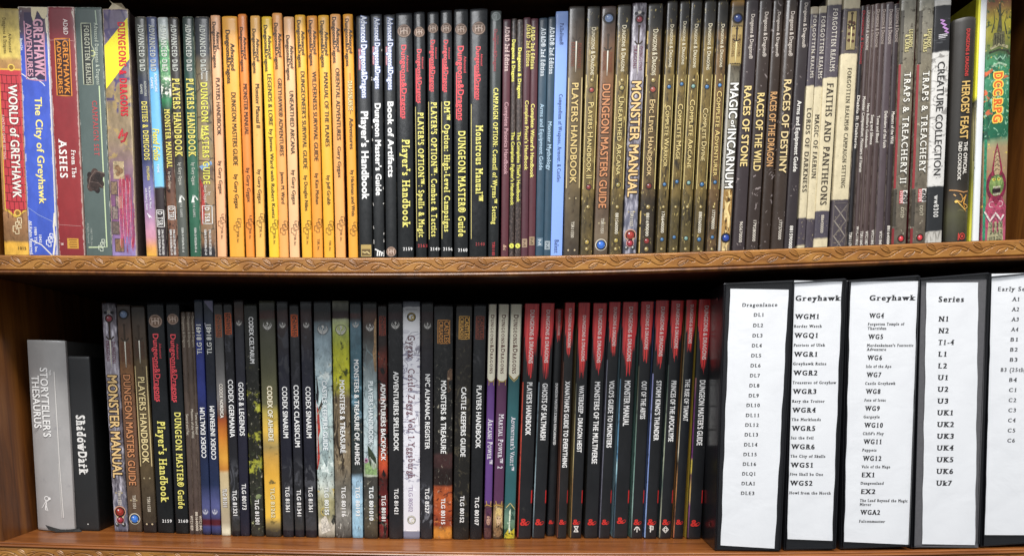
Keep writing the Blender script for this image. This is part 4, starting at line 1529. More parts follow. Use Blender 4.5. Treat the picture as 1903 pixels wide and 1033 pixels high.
b = Book(0, 1361, 1384, 1, 1334, 1358, 'book', 'cracked gold and grey spine with white title and blue orbs', 'book', G_BRZ,
         [(1, '#8a6a3a'), (9, '#7a5c30'), (14, '#4a4034'), (50, '#7d6a44'), (118, '#a08a50'), (124, '#4a4234'), (150, '#6f6a5c'), (345, '#8a857a'), (352, '#8a6a38'), (440, '#a07c44'), (476, '#6d665c')], (160, .25),
         [('d', 130, 60, .52, .60, '#2e281f', 122, 350, .02), ('d', 160, 40, .54, .6, '#3a2a14', 350, 440, .01), ('d', 200, 60, .5, .58, '#dcc48a', 350, 476, .01, .3, .8)], '#3a352c', True, .0006, .34, .3, .45, .4)
p = b.shape()
p.rect(.0, .16, 120, 472, '#aaa79e', .1).rect(.88, 1, 120, 472, '#3a352e', .1)
p.rect(.12, .9, 50, 119, '#a8915a', .2)
p.stroke([(.1, 50), (.9, 50)], 2, '#2e261a', .4).stroke([(.1, 119), (.9, 119)], 1.6, '#2e261a', .4)
p.done('binding_print')
b.lines('series_lettering', ('DUNGEONS', 66, 106, .74, 5, '#4a2a18', 'r'), ('DRAGONS', 66, 106, .28, 5, '#4a2a18', 'r'))
sword(b, .5, 54, 118, '#e6d9a0')
b.text('MAGIC', 155, 221, .55, 15, '#f2f1ea', 'b', out='#2a251e', outw=.09)
b.lines('title_lettering', ('of', 224, 238, .6, 8, '#f2f1ea', 'b', '#2a251e', .09), ('INCARNUM', 240, 350, .55, 15, '#f2f1ea', 'b', '#2a251e', .09))
gem(b, .52, 35, 8, '#26386c', rim='#3a3428')
gem(b, .55, 442, 7.2, '#1f3a86', rim='#2c2820')

# --- brown race hardbacks
G_RAC = 'dark purple brown hardbacks with gold titles'


def race(x, c, label, title, ty, tcol, dy_, num=None, ny=None, cap=13, sheen=False, tst='b', bulge=.001):
    c = dim(c, .74)
    st = [(x[2], c), (476, c)]
    b = Book(0, *x, 'book', label, 'book', G_RAC, st, (70, .10), [('d', 90, 70, .655, .675, '#857a78', 0, 476, .02)], '#2a2224', True, bulge, .34 if not sheen else .24, .35, .3, .35, wearcol='#9b9088')
    k = x[1] - x[0]
    b.text('Dungeons & Dragons®', dy_[0], dy_[1], .58, k * .28, '#d2c8be', '', part='series_lettering', bold=.010)
    if title:
        b.text(title, ty[0], ty[1], .5, cap, tcol, tst, out='#2a1f1c', outw=.06)
    if num:
        b.text(num, ny[0], ny[1], .58, 5.6, '#d9d1c4', '', part='code_number', bold=.012)
    return b


race((1387, 1410.5, -1, 1360.5, 1384), '#4a3d40', 'purple grey spine with gold title, numbered 965670000', 'RACES OF STONE', (161, 310), '#e8cf8c', (28, 111), '965670000', (412, 451))
race((1412, 1435.5, -2, 1385.5, 1409), '#463730', 'brown spine with gold title, numbered 179280000', 'RACES OF THE WILD', (174, 318), '#e6cd8a', (24, 107), '179280000', (410, 449))
race((1438, 1457, -2, 1410.5, 1431), '#433228', 'brown spine with copper title and no number', 'RACES OF THE DRAGON', (172, 310), '#c99a66', (24, 107), cap=12)
race((1459, 1484, -3, 1432.5, 1455.5), '#4c3d34', 'brown spine with glossy white glare across its top', 'RACES OF DESTINY', (150, 323), '#dcc692', (24, 107), '177370000', (410, 446), sheen=True, bulge=.0022)
b = race((1486, 1507.5, -4, 1456.5, 1478), '#40373a', 'dark purple spine with small white title, numbered 881590000', None, None, None, (7, 90))
b.text('Arms and Equipment Guide', 188, 320, .52, 7.5, '#ece8e0', 'b')
b.text('881590000', 420, 462, .52, 6, '#ece8e0', 'b', part='code_number')

# --- cream and dark banded spines
G_BAN = 'cream spines banded dark purple'
CR, DK = '#cbbf9f', '#433c44'


def banded(x, bands, label, fr, title, ty, cap, num=None, ny=None, hard=True, tcol='#3b332b', cu=.5):
    st = []
    for (y0, y1, c) in bands:
        st += [(y0 + .8, c), (y1 - .8, c)]
    b = Book(0, *x, 'book', label, 'book', G_BAN, st, (180, .10), [('n', 420, 420, .6, .72, '#a3977a', 0, 476, .01)], '#2b2628', hard, .0007, .42, .15, .3, .35, wearcol='#8d8478')
    k = x[1] - x[0]
    if fr:
        b.text('FORGOTTEN REALMS', fr[0], fr[1], .55, min(k * .42, 8.5), '#d9d2c6', 'r', part='series_lettering')
    b.text(title, ty[0], ty[1], cu, cap, tcol, 'br', bold=.015)
    if num:
        b.text(num, ny[0], ny[1], .5, 5.4, '#d5ccbd', '', part='code_number', bold=.012)
    return b


banded((1507.8, 1521, 13, 1480.5, 1496), [(12, 26, '#a89c86'), (26, 160, DK), (160, 405, CR), (405, 456, DK), (456, 476, CR)], 'left of the two narrow cream spines with dark ends', (30, 146), 'LORDS OF DARKNESS', (201, 357), 8, hard=False)
banded((1522, 1538.5, 12, 1496.5, 1511), [(11, 25, '#b3a890'), (25, 162, DK), (162, 407, CR), (407, 476, DK)], 'right of the two narrow cream spines with dark ends', (31, 147), 'MAGIC OF FAERÛN'.replace('Û', 'U'), (213, 332), 8, hard=False)
banded((1539, 1566, -8, 1511.5, 1538), [(-8, 10, '#b9ae96'), (10, 145, '#4b444c'), (145, 392, CR), (392, 443, '#45404a'), (443, 476, CR)], 'wide cream spine with large dark title and number 886430000', (17, 134), 'FAITHS AND PANTHEONS', (155, 381), 12, '886430000', (400, 433))
b = banded((1570, 1599.5, -8, 1541.5, 1573), [(-8, 16, '#b3a88e'), (16, 101, '#4b4446'), (101, 371, CR), (371, 476, '#453e44')], 'wide cream spine with sword plate above and crossed straps below', None, 'FORGOTTEN REALMS® CAMPAIGN SETTING', (127, 349), 7.5, tcol='#57503f', cu=.56)
p = b.shape()
p.rect(.24, .80, 22, 94, '#8d7f5a', 0)
p.stroke([(.24, 22), (.80, 22), (.80, 94), (.24, 94), (.24, 22)], 1.3, '#2a2420', .4)
for y in (42, 52, 64, 76):
    p.disc(.40, y, 3, '#4d3428', .5).disc(.64, y + 2, 3, '#4d3428', .5)
for i in range(3):
    y = 382 + i * 28
    p.stroke([(.15, y), (.9, y + 30)], 2.0, '#8d857c', .4).stroke([(.9, y), (.15, y + 30)], 2.0, '#756d66', .6)
p.stroke([(.1, 378), (.92, 378), (.92, 466), (.1, 466), (.1, 378)], 1.2, '#6a625e', .5)
p.done('strap_print')
sword(b, .52, 26, 92, '#e0d398')

# --- thin brown booklets
G_BRB = 'thin brown booklets on the right of the upper shelf'
BR = '#4a3d3c'


def brb(x, c, label, dn, dcol, title, ty, num, ny, cap=5.5):
    return thin(x, [(x[2], c), (476, c)], label,
                [('Dungeons & Dragons', dn[0], dn[1], .6, min(6.5, (x[1] - x[0]) * .55), dcol, 'c', 'series_lettering'), (title, ty[0], ty[1], .55, cap, '#ddd6cc', 'b'), (num, ny[0], ny[1], .6, 5, '#e2dcd2', 'b', 'code_number')],
                group=G_BRB, mott=(80, .12), wear=.75, wearcol='#a3968c', rough=.36, bulge=.0014)


brb((1599.7, 1608, 12, 1573.5, 1581), '#1f1d20', 'thin black booklet with red heading, beside the strapped cream spine', (22, 121), '#a8343a', 'Diablo II: Diablerie', (179, 277), 'TSR11178', (432, 460), 5)
brb((1608.3, 1618.3, 10, 1586, 1594.3), BR, 'thin brown booklet with white heading and the longest small title, by the thin black one', (22, 95), '#dcd4ca', 'Monster Compendium: Monsters of Faerun', (181, 321), 'WTC11832', (421, 456))
brb((1619, 1625, 10, 1594.6, 1601.7), '#4f413f', 'slimmest brown booklet, touching a slightly wider brown one on each side', (24, 90), '#a89c94', "Hero Builder's Guidebook", (194, 276), 'TSR11647', (430, 458), 4.5)
brb((1625.3, 1635.5, 8, 1602, 1612.3), '#4a3b39', 'brown booklet with worn edges, just right of the slimmest brown booklet', (20, 90), '#b5a89f', 'Song and Silence', (215, 270), 'WTC11857', (430, 456), 5)
brb((1636, 1646.5, 7, 1612.8, 1623.5), '#473938', 'brown booklet with one pale vertical crease and short title near the middle', (20, 84), '#b5a89f', 'Tome and Blood', (216, 266), 'WTC11845', (428, 455), 5)
brb((1648, 1660, 5, 1624.3, 1641.2), '#4d4246', 'widest of the thin brown booklets, shiny at the top', (20, 84), '#c5bab2', 'Defenders of the Faith', (208, 276), 'WTC11840', (430, 455), 5.5)
brb((1661, 1672, 8, 1642, 1653), '#33292c', 'darkest thin brown booklet, next to the grey stone spine', (18, 80), '#b5a89f', 'Masters of the Wild', (209, 268), '881640000', (420, 457), 5.5)

# --- grey stone spines
G_STO = 'grey stone look spines with red gems'


def stone(x, label, title, ty, num, ny, ly, dy20, gy):
    b = Book(0, *x, 'book', label, 'book', G_STO, [(x[2], '#8a8678'), (60, '#7a7568'), (120, '#77705f'), (300, '#6a6254'), (476, '#5a5146')], (150, .22),
             [('n', 120, 120, .55, .66, '#4a4439', 0, 476, .01), ('n', 260, 260, .62, .7, '#a8a18c', 0, 476, .01)], '#5a2024', False, .0016, .36, .3, .4, .5)
    p = b.shape()
    p.rect(0, .13, 120, 350, '#8a2a2e', .2).rect(0, .2, 20, 118, '#4a453c', .3).rect(0, .2, 352, 420, '#3e382f', .3)
    for y in (32, 62, 96, 118, 360, 396):
        p.stroke([(.0, y), (.22, y)], 2, '#2a251e', .6)
    p.rect(.0, .14, 424, 472, '#7a2226', .3)
    p.done('binding_print')
    b.lines('series_lettering', ('LEGENDS', ly[0], ly[1] - 8, .66, 6.5, '#d9cf98', 'br', '#5a5030', .08), ('& LAIRS', ly[0] + 9, ly[1], .42, 6.5, '#d9cf98', 'br', '#5a5030', .08))
    b.text(title, ty[0], ty[1], .56, 11.5, '#efece2', 'r', out='#3a352c', outw=.07, bold=.012)
    p = b.shape()
    p.rect(.60, .93, dy20, dy20 + 24, '#e9e5de', .2).rect(.36, .60, dy20, dy20 + 24, '#b2343c', .3)
    p.done('system_badge')
    b.lines('badge_lettering', ('d20', dy20 + 2, dy20 + 22, .77, 8, '#26211e', 'B'), ('SYSTEM', dy20 + 1, dy20 + 23, .48, 4.6, '#f0dcd8', 'b'))
    b.text(num, ny[0], ny[1], .6, 6, '#b9b19c', 'b', part='code_number')
    gem(b, .60, gy, 5.6, '#c23a40', rim='#3a332a')
    return b


stone((1676, 1703, -3, 1655.5, 1684), 'left of two grey stone spines with red gems, title ending in a roman numeral two', 'TRAPS & TREACHERY II', (136, 342), 'DD29', (387, 406), (57, 98), 355, 444)
stone((1709, 1738, -3, 1690.5, 1719), 'grey stone spine with red gem, right of two, beside the white stone spine', 'TRAPS & TREACHERY', (134, 322), 'DD17', (383, 402), (56, 98), 352, 442)

b = Book(0, 1738.5, 1768, -3, 1719.5, 1751, 'book', 'white marble spine with two black bands', 'book', None,
         [(-3, '#b9b7b2'), (10.2, '#b4b1ac'), (11, '#232326'), (96, '#232326'), (97.5, '#cfcdc8'), (345, '#d6d4d0'), (347, '#26282a'), (429, '#26282a'), (430.5, '#b4b1aa'), (476, '#c4c2ba')], (90, .08),
         [('d', 60, 130, .56, .63, '#8f8c88', 97, 346, .005), ('d', 160, 40, .5, .6, '#85827a', 430, 476, .005), ('n', 30, 200, .62, .66, '#4b4d50', 10, 97, .005), ('n', 30, 200, .60, .66, '#4b4d50', 346, 430, .005)], '#2a2a2c', True, .0009, .36, .3, .4, .2)
b.text('CREATURE COLLECTION', 116, 326, .50, 13, '#2c2a28', '', bold=.008)
b.text('ww8300', 363, 404, .52, 9, '#e3e2de', 'r', part='code_number', bold=.01)
p = b.shape()
pc = '#b88ac4'
for i in range(3):
    y = 38 + i * 8
    u = .34 + .12 * i
    p.stroke([(u, y), (u + .26, y + 2), (u + .04, y + 6), (u + .30, y + 9)], 2.4, pc, .4 + .1 * i)
p.stroke([(.28, 66), (.8, 65)], 1.2, '#d9d7dc', .4).stroke([(.28, 69), (.8, 68)], 1.2, '#d9d7dc', .4).stroke([(.28, 72), (.7, 71)], 1.0, '#d9d7dc', .4)
p.done('publisher_mark')

b = Book(0, 1772, 1815, 36, 1757, 1796, 'book', 'short dark cookbook with gold title and rounded spine', 'cookbook', None,
         [(36, '#3a3835'), (70, '#2c2926'), (150, '#272420'), (300, '#25221e'), (345, '#2a261f'), (365, '#383129'), (400, '#474630'), (430, '#3b3a2a'), (476, '#2a2823')], (60, .12),
         [('n', 60, 160, .58, .7, '#7a7448', 390, 440, .02)], '#2a2724', True, .0055, .5, .05, .1, .1, dy=0.0)
b.text('DUNGEONS & DRAGONS', 59, 146, .50, 6.2, '#c8403c', 'b', part='series_lettering')
b.text("HEROES' FEAST", 155, 262, .50, 14.5, '#d9b56c', 'b')
b.lines('subtitle_lettering', ('THE OFFICIAL', 267, 327, .60, 6.5, '#e9e4da', 'b'), ('D&D COOKBOOK', 267, 337, .36, 6.5, '#e9e4da', 'b'))
p = b.shape()
for pts, w_, c in (([(.05, 353), (.3, 356), (.6, 360), (.85, 358)], 2.2, '#b98a5a'), ([(.3, 374), (.5, 378), (.75, 364), (.62, 380), (.85, 385)], 2.2, '#d7a24c'), ([(.3, 374), (.5, 384), (.7, 392), (.9, 386)], 1.6, '#e6bc62'),
                   ([(.6, 378), (.75, 395)], 1.5, '#c98a3c'), ([(.2, 362), (.28, 366)], 2, '#c9a06c'), ([(.42, 362), (.52, 366), (.58, 376)], 1.6, '#b98a4c')):
    p.stroke(pts, w_, c, .5)
p.disc(.3, 376, 2.6, '#f0c768', .8)
p.ring(.62, 441, 5.4, 1.8, '#c4453e', .5).stroke([(.44, 435), (.44, 447)], 1.8, '#c4453e', .6).stroke([(.40, 447), (.48, 447)], 1.2, '#c4453e', .6)
p.disc(.62, 441, 2.6, '#c4453e', .7)
p.done('flame_print')

b = Book(0, 1819.3, 1823.5, -8, 1800.3, 1805, 'book', 'thin yellow edged book behind the short dark cookbook', 'book', None,
         [(-8, '#d4cf36'), (180, '#d9d435'), (190, '#3a3a30'), (230, '#b0a87a'), (330, '#6a6a30'), (420, '#c8c43c'), (476, '#d0cc40')], (60, .1), (), '#6f6b1a', True, .0006, .42, .1, .1, .3, dy=.001)  # cover darker than the spine: side shade put into its colour
p = b.shape()
p.stroke([(.2, 200), (.4, 300)], 1.0, '#26241e', .4)
p.done('rule_line')
b = Book(0, 1823.8, 1834, -6, 1806, 1821, 'book', 'thin white spine beside the green fantasy art spine', 'book', None,
         [(-6, '#cfd2d4'), (476, '#dfe3e4')], (40, .04), [('n', 200, 60, .6, .66, '#2b3a36', 170, 420, .02, 0, .35)], '#17201e', True, .0006, .45, .1, .1, .25, dy=.001)

# --- green art spine
b = Book(0, 1834.5, 1881, -5, 1824.5, 1869, 'book', 'thick green art spine with orange title and a hooded demon face', 'book', None,
         [(-5, '#6a3028'), (12, '#7a5a34'), (40, '#9a9030'), (75, '#7c7a34'), (98, '#3c5a3a'), (110, '#3f7a54'), (140, '#2f7a56'), (150, '#3c8060'), (200, '#226a48'), (255, '#1e5c44'), (262, '#7a8a6a'), (275, '#a08a68'), (400, '#7a5448'), (430, '#a8526a'), (476, '#b0506a')], (60, .22),
         [('n', 110, 80, .50, .62, '#1f4636', 105, 260, .02), ('d', 150, 90, .56, .64, '#8fc0a0', 105, 260, .02), ('n', 90, 90, .58, .64, '#c8603c', 118, 215, .02), ('n', 200, 160, .54, .66, '#3a4a2a', -5, 110, .02), ('n', 260, 180, .60, .70, '#c8b450', -5, 476, .02), ('n', 110, 60, .58, .66, '#3a3a2c', 10, 110, .02), ('n', 90, 50, .58, .66, '#b0604c', 262, 330, .02)], '#2a6a4a', True, .0010, .36, .3, .15, .2, dy=.001)
p = b.shape(True)
# ruined tower
p.poly([(.44, 10), (.52, 6), (.56, 30), (.60, 60), (.40, 60), (.46, 36)], '#4a4a36', .2)
p.poly([(.28, 62), (.70, 60), (.74, 86), (.24, 88)], '#5c5a40', .3)
p.stroke([(.16, 90), (.5, 84), (.86, 90)], 5, '#9a9672', .5).stroke([(.12, 97), (.5, 93), (.9, 97)], 3, '#3a4232', .6)
for u in (.34, .44, .54, .64):
    p.stroke([(u, 66), (u, 84)], 1.4, '#2f3226', .7)
p.stroke([(.3, 104), (.42, 112), (.55, 106), (.66, 112), (.78, 104)], 3, '#86b094', .6)
p.stroke([(.22, 124), (.5, 118), (.84, 124)], 3.4, '#9ab89a', .6)
for pts in ([(.2, 60), (.3, 40), (.26, 20)], [(.8, 66), (.7, 44), (.78, 30)], [(.55, 30), (.7, 20)], [(.45, 24), (.36, 12)]):
    p.stroke(pts, 2.4, '#3a4030', .4, True)
p.done('tower_print')
b.lines('title_lettering', ('DCC', 136, 178, .5, 15, '#d9632e', 'Br', '#f0cf5a', .14), ('RPG', 184, 228, .5, 15, '#d9632e', 'Br', '#f0cf5a', .14))
p = b.shape(True)
p.rect(.02, .12, 258, 474, '#2f8a66', .1)
p.disc(.53, 345, 19, '#7c2440', .35, ry=30)
p.poly([(.30, 340), (.34, 310), (.42, 285), (.52, 266), (.62, 285), (.74, 310), (.80, 345), (.78, 380), (.20, 380)], '#8c2c44', .3)
p.poly([(.40, 318), (.44, 292), (.52, 276), (.60, 292), (.68, 318), (.62, 326), (.46, 326)], '#b8a07a', .5)
for i in range(5):
    p.stroke([(.44, 318 - i * 8), (.53, 314 - i * 8), (.64, 318 - i * 8)], 1.4, '#6a4a3a', .7)
p.disc(.53, 345, 14, '#6d8a4c', .6, ry=20)
p.disc(.53, 338, 12, '#8aa25e', .8, ry=10)
for u in (.42, .62):
    p.disc(u, 334, 3, '#d8cf5a', 1.1).disc(u, 334, 1.3, '#3a1a1a', 1.3)
p.stroke([(.30, 328), (.46, 332)], 2, '#3c5230', 1.2).stroke([(.76, 328), (.60, 332)], 2, '#3c5230', 1.2)
p.disc(.53, 355, 8, '#2a1a1c', 1.0, ry=9)
for i in range(6):
    u = .40 + i * .05
    p.poly([(u, 347), (u + .04, 347), (u + .02, 352)], '#e6e0c0', 1.4)
    p.poly([(u, 363), (u + .04, 363), (u + .02, 358)], '#e6e0c0', 1.4)
p.poly([(.10, 385), (.30, 366), (.52, 384), (.76, 366), (.96, 385), (.94, 420), (.52, 436), (.12, 420)], '#b04a66', .7)
p.stroke([(.06, 392), (.3, 410), (.52, 396), (.74, 410), (.98, 392)], 3.6, '#e3d9d2', 1.0)
p.stroke([(.08, 396), (.3, 416), (.52, 402), (.74, 416), (.97, 396)], 1.6, '#3a5a5a', 1.1)
p.ring(.36, 380, 5, 1.4, '#dcb8b8', 1.1, a0=1, a1=5).ring(.70, 380, 5, 1.4, '#dcb8b8', 1.1, a0=-2, a1=2)
p.poly([(.24, 412), (.82, 412), (.90, 474), (.14, 474)], '#a8a27e', .9)
for i in range(5):
    y = 417 + i * 12
    for j in range(4):
        u = .28 + j * .14 + .02 * (i % 2)
        p.stroke([(u, y), (u + .08, y), (u + .08, y + 6), (u + .02, y + 6), (u + .02, y + 3)], 1.5, '#3f4a34', 1.2)
p.done('demon_print')

# =================================================================== lower shelf
b = Book(1, 53, 118, 632, 68, 142, 'book', 'thick pale grey rounded book at the left end of the lower shelf', 'book', None,
         [(632, '#9f9d9b'), (800, '#a9a7a6'), (986, '#a5a3a2')], (26, .10), [('n', 26, 30, .60, .70, '#86858a', 640, 980, .05), ('n', 40, 12, .64, .7, '#bcb9b4', 700, 980, .05, .5, .9)], '#4f4d4b', False, .005, .45, .2, .1, .25, dy=0.002, depth=.20, yb=986)  # cover colour darkened to carry the shade on the book's side
b.lines('title_lettering', ("STORYTELLER'S", 683, 811, .46, 13.5, '#f4f3f1', 'b'), ('THESAURUS', 698, 795, .22, 13, '#f4f3f1', 'b'), ('THE', 687, 697, .62, 4, '#f4f3f1', 'b'))
p = b.shape()
p.ring(.34, 925, 4, 1.6, '#f6f5f3', .5)
p.disc(.42, 925, 2.6, '#f6f5f3', .5)
for pts in ([(.33, 929), (.30, 938), (.29, 946)], [(.33, 930), (.33, 940), (.36, 948)], [(.31, 930), (.22, 940), (.18, 943)], [(.35, 930), (.40, 928)], [(.31, 938), (.31, 948)]):
    p.stroke(pts, 1.3, '#f6f5f3', .6)
p.done('stick_figure')
p = b.shape()
p.stroke([(.72, 690), (.73, 860), (.76, 960)], 1.6, '#d6d3cf', .3)
p.stroke([(.70, 860), (.72, 960)], 1.0, '#cac7c3', .4)
p.done('spine_crease')

b = Book(1, 121, 165.5, 662, 141, 184.5, 'book', 'matt black book with white blackletter title, beside the pale grey one', 'book', None,
         [(662, '#2b2c2d'), (985, '#242526')], (40, .05), (), '#131415', True, .0006, .5, .1, .06, .1, dy=-.004, depth=.19, yb=985.5, pages='#1b1b1c')
b.text('ShadowDark', 771, 881, .50, 16, '#eceae6', 'Br')
p = b.shape()
p.disc(.55, 973, 1.2, '#d8d8d4', .4)
for i, y in enumerate((774, 786, 797, 808, 819, 830, 842, 853, 865, 876)):
    for u in (.34, .62):
        p.poly([(u - .04, y), (u, y - 2.4), (u + .04, y), (u, y + 2.4)], '#eceae6', 1.8 + (i % 2) * .1)
p.done('letter_spurs')
mb = MB()
rb = stuff_mat('black_ribbon', '#0b0b0c', .55, 900, .1)
R0 = unp(150, 986, b.Y)
inv = Matrix.Rotation(-b.lean, 4, 'Y')
pts = [(150, 983.5, .000, .012), (132, 985.5, -.003, .0125), (116, 985.5, -.006, .013), (101, 981.5, -.010, .014), (87, 977, -.014, .015)]
V = []
for px, py, oy, _ in pts:
    for k in (0, 1):
        q = unp(px + (3 if k else -3), py + (6.5 if k else -2.5), b.Y - .004 + oy - (.003 * k))
        zmin = float(ZL(q.x)) + .0004
        q.z = max(q.z, zmin + .0003 * k)
        V.append(tuple(inv @ (q - b.base)))
mb.add(V, [(2 * i, 2 * i + 1, 2 * i + 3, 2 * i + 2) for i in range(len(pts) - 1)], rb)
ro = mb.build('ribbon_bookmark', b.root)

silver(1, (188.5, 214, 563, 212.5, 238), 'lower silver violet spine with large gold title and red jewels', 'MONSTER MANUAL', (697, 887), 'TSR11552', (910, 937), (600, 683), (592, 950, 965))
b = core(1, (217, 240.5, 566, 239, 265), 'lower copper brown spine with blue jewels at both ends', 'DUNGEON MASTERS GUIDE', (696, 901), 13, '#c98a5e', '#3d2617',
         [(566, '#5f5048'), (600, '#5f4a3c'), (670, '#7a5a3e'), (690, '#9a6a42'), (800, '#86604a'), (900, '#7a6048'), (950, '#6a5644'), (988, '#5c4c3e')], [('n', 200, 90, .6, .72, '#4a3626', 560, 990, .02)], 'TSR11551', (919, 944), (604, 684), '#6a3a28')
gem(b, .5, 584, 7.5, '#7c8fae', rim='#3a322c')
gem(b, .5, 963, 8, '#3a70c0', rim='#c9c3b2')
core(1, (243, 267.5, 568, 266.5, 291.5), 'lower brown bronze spine with sword print and gold framed title', 'PLAYERS HANDBOOK', (700, 860), 12, '#e3cf98', '#33291a',
     [(568, '#4a3f35'), (600, '#4c3e30'), (660, '#54432f'), (672, '#6b573a'), (780, '#7a6846'), (865, '#6c5a3c'), (900, '#5b4c38'), (970, '#4e4234'), (972, '#2c2523'), (988, '#2a2422')], [('n', 180, 70, .58, .70, '#3a2e20', 560, 990, .02)], 'TSR11550', (922, 950), (606, 676), '#5c3a2a', (680, 866))
b = revised(1, (272, 303.5, 563, 293.5, 323.5), 'lower black spine with large yellow title and the number 2159 at its foot', 596.5, 12.5, (620, 746), "Player's Handbook", (782, 932), 14, '2159', 967, rcap=10)
revised(1, (308, 332.5, 563, 326.5, 351.5), 'lower black spine with the number 2160 at its foot', 593, 10.5, (621, 747), 'DUNGEON MASTER® Guide', (766, 944), 11.5, '2160', 967, rcap=9.5)


def brl(x, label, title, ty, num, ny):
    b = Book(1, *x, 'booklet', label, 'booklet', 'thin brown booklets on the lower shelf', [(x[2], '#54473d'), (992, '#4a3d38')], (120, .2), (), '#3a302c', False, .0012, .45, .1, .2, .9, wearcol='#a09080')
    b.text('Dungeons & Dragons', 588, 645, .6, 4.5, '#b5aa98', '', part='series_lettering')
    b.text(title, ty[0], ty[1], .55, 4.6, '#d2c9b8', '')
    b.text(num, ny[0], ny[1], .6, 4.6, '#dcd2c0', 'b', part='code_number')


brl((336, 344.5, 580, 352.5, 362), 'brown booklet touching the black spine numbered 2160', 'Sword and Fist', (769, 808), 'WTC11829', (957, 984))
brl((345, 354.3, 580, 362.2, 371.3), 'middle brown booklet of three, with the longest number at its foot', 'Masters of the Wild', (760, 813), '881640000', (950, 985))
brl((354.8, 361, 580, 371.5, 376.5), 'narrow brown booklet half hidden by the navy spine', 'Tome and Blood', (766, 806), 'WTC11845', (957, 984))

# --- hardbacks with five digit codes
G_COD = 'dark hardbacks with white capitals and five digit codes'
WH = '#f1f1ef'


def codex(x, stops, label, title, ty, cap, code, cy, art=(), mott=(70, .15), seal=None, logo=None, tcol=WH, ccol=WH, st='b', gloss=.3, ccap=7.5, cu=.55, cov='#1d1e22', flip=False, group=G_COD, tout=None, bulge=.0010):
    stops = [(y_, dim(c_)) for y_, c_ in stops]
    if group == 'painted fantasy hardbacks':
        mott = (130, .27)
        art = list(art) + [('d', 160, 60, .56, .72, '#4c4a44', 640, 1000, .08), ('n', 260, 160, .60, .80, '#d9d3bc', 660, 1000, .06)]
    art = tuple((*a_[:5], dim(a_[5], .75), *a_[6:]) for a_ in art)
    b = Book(1, *x, 'book', label, 'book', group, stops, mott, art, cov, True, bulge, gloss, .4, .35, .15)
    k = x[1] - x[0]
    fl = 'u' if flip else ''
    if title:
        b.text(title, ty[0], ty[1], cu, cap, tcol, st + fl, out=tout, outw=.10)
    if code:
        b.text('TLG ' + code, cy[0], cy[1], cu, ccap, ccol, st + fl, part='code_number', out=tout, outw=.08)
    if seal:
        dragon_seal(b, .52, seal, k * .30, '#b9b7b2', '#5a5654')
    if logo:
        q = b.mpp / b.w
        wpx = k * .62
        c = logo[2]
        p = b.shape()
        p.rect(.52 - wpx / 2 * q, .52 + wpx / 2 * q, logo[0], logo[1], logo[3] if len(logo) > 3 else '#33211a', 0)
        p.stroke([(.52 - wpx / 2 * q, logo[0]), (.52 + wpx / 2 * q, logo[0]), (.52 + wpx / 2 * q, logo[1]), (.52 - wpx / 2 * q, logo[1]), (.52 - wpx / 2 * q, logo[0])], 1.3, c, .4)
        p.done('logo_plate')
        b.lines('logo_lettering', ('CASTLES', logo[0] + 2, logo[1] - 2, .52 + wpx * .24 * q, wpx * .38, c, 'b'), ('CRUSADES', logo[0] + 2, logo[1] - 2, .52 - wpx * .23 * q, wpx * .34, c, 'b'))
    return b


NV = '#2c2e40'
sheen_art = [('d', 60, 30, .53, .60, '#4a4a52', 590, 700, .03), ('d', 60, 30, .50, .58, '#585a60', 860, 965, .04)]  # glossy wrinkle highlights painted into the spine colour
for x, lab, t, ty, cd, c in (((360, 375.5, 557, 376.5, 392.5), 'navy spine lettered upside down, with blue glow in its upper half', 'CODEX EXALTUM', (757, 850), '81491', '#2f3a86'),
                             ((377, 396, 557, 393.5, 410.5), 'navy spine lettered upside down, with pale triangle at the top', 'CODEX INFERNUM', (754, 853), '81481', '#2c3346')):
    b = codex(x, [(557, '#4a5668'), (590, '#38425a'), (650, c), (720, c), (780, '#2a3358'), (900, '#2c3c66'), (940, '#5a5f90'), (962, '#4a4a7a'), (966, '#6a2230'), (974, '#6a2230'), (978, '#444a80'), (994, '#2c3050')], lab, t, ty, 8.5, None, None, flip=True, mott=(60, .2), cov='#181c2c')
    b.text('TLG ' + cd, 603, 658, .5, 8.5, '#d9d9d2', 'bu', part='code_number')
    dragon_seal(b, .45, 950, 5.4, '#c9cbd8', '#8d90a6')
    if c == '#2c3346':
        p = b.shape()
        p.poly([(.03, 559), (.96, 559), (.96, 580), (.85, 578)], '#9a98b4', 0).stroke([(.1, 600), (.3, 612)], 1.5, '#a9a9b8', .3)
        p.done('corner_print')
codex((397, 412.5, 563, 411, 429.5), [(563, '#44423e'), (640, '#6a6868'), (740, '#8a8684'), (770, '#7a5a4a'), (780, '#9a4a24'), (810, '#c87a2c'), (850, '#dca040'), (872, '#b97a34'), (878, '#c9b48a'), (930, '#b9ac8a'), (970, '#a89c84'), (984, '#d8d2b8'), (996, '#d5cfb4')], 'grey spine turning to an orange desert sunset', 'CODEX NORDICA', (713, 776), 6, '81311', (907, 941), mott=(60, .14), logo=(585, 626, '#9a5434', '#4a3a30'), tcol='#f3efe6', tout='#6a5a4a', cov='#2a2622', group=None)
codex((414, 431, 563, 431, 446.5), [(563, '#2c2c2e'), (620, '#2f2e32'), (800, '#2e2c36'), (900, '#3a3a3c'), (985, '#4a4a48'), (986, '#232228'), (996, '#22222a')], 'dark spine with orange red logo, numbered 81321', 'CODEX GERMANIA', (705, 812), 9, '81321', (910, 957), sheen_art, logo=(582, 621, '#b5562f'))
codex((434, 451.5, 557, 446.5, 464.5), [(557, '#3a3a40'), (575, '#6a4434'), (592, '#54342c'), (605, '#3a3a40'), (650, '#444452'), (800, '#34334a'), (996, '#33324a')], 'dark indigo spine with a small seal, numbered 80173', 'GODS & LEGENDS', (710, 809), 9, '80173', (898, 946), seal=600)
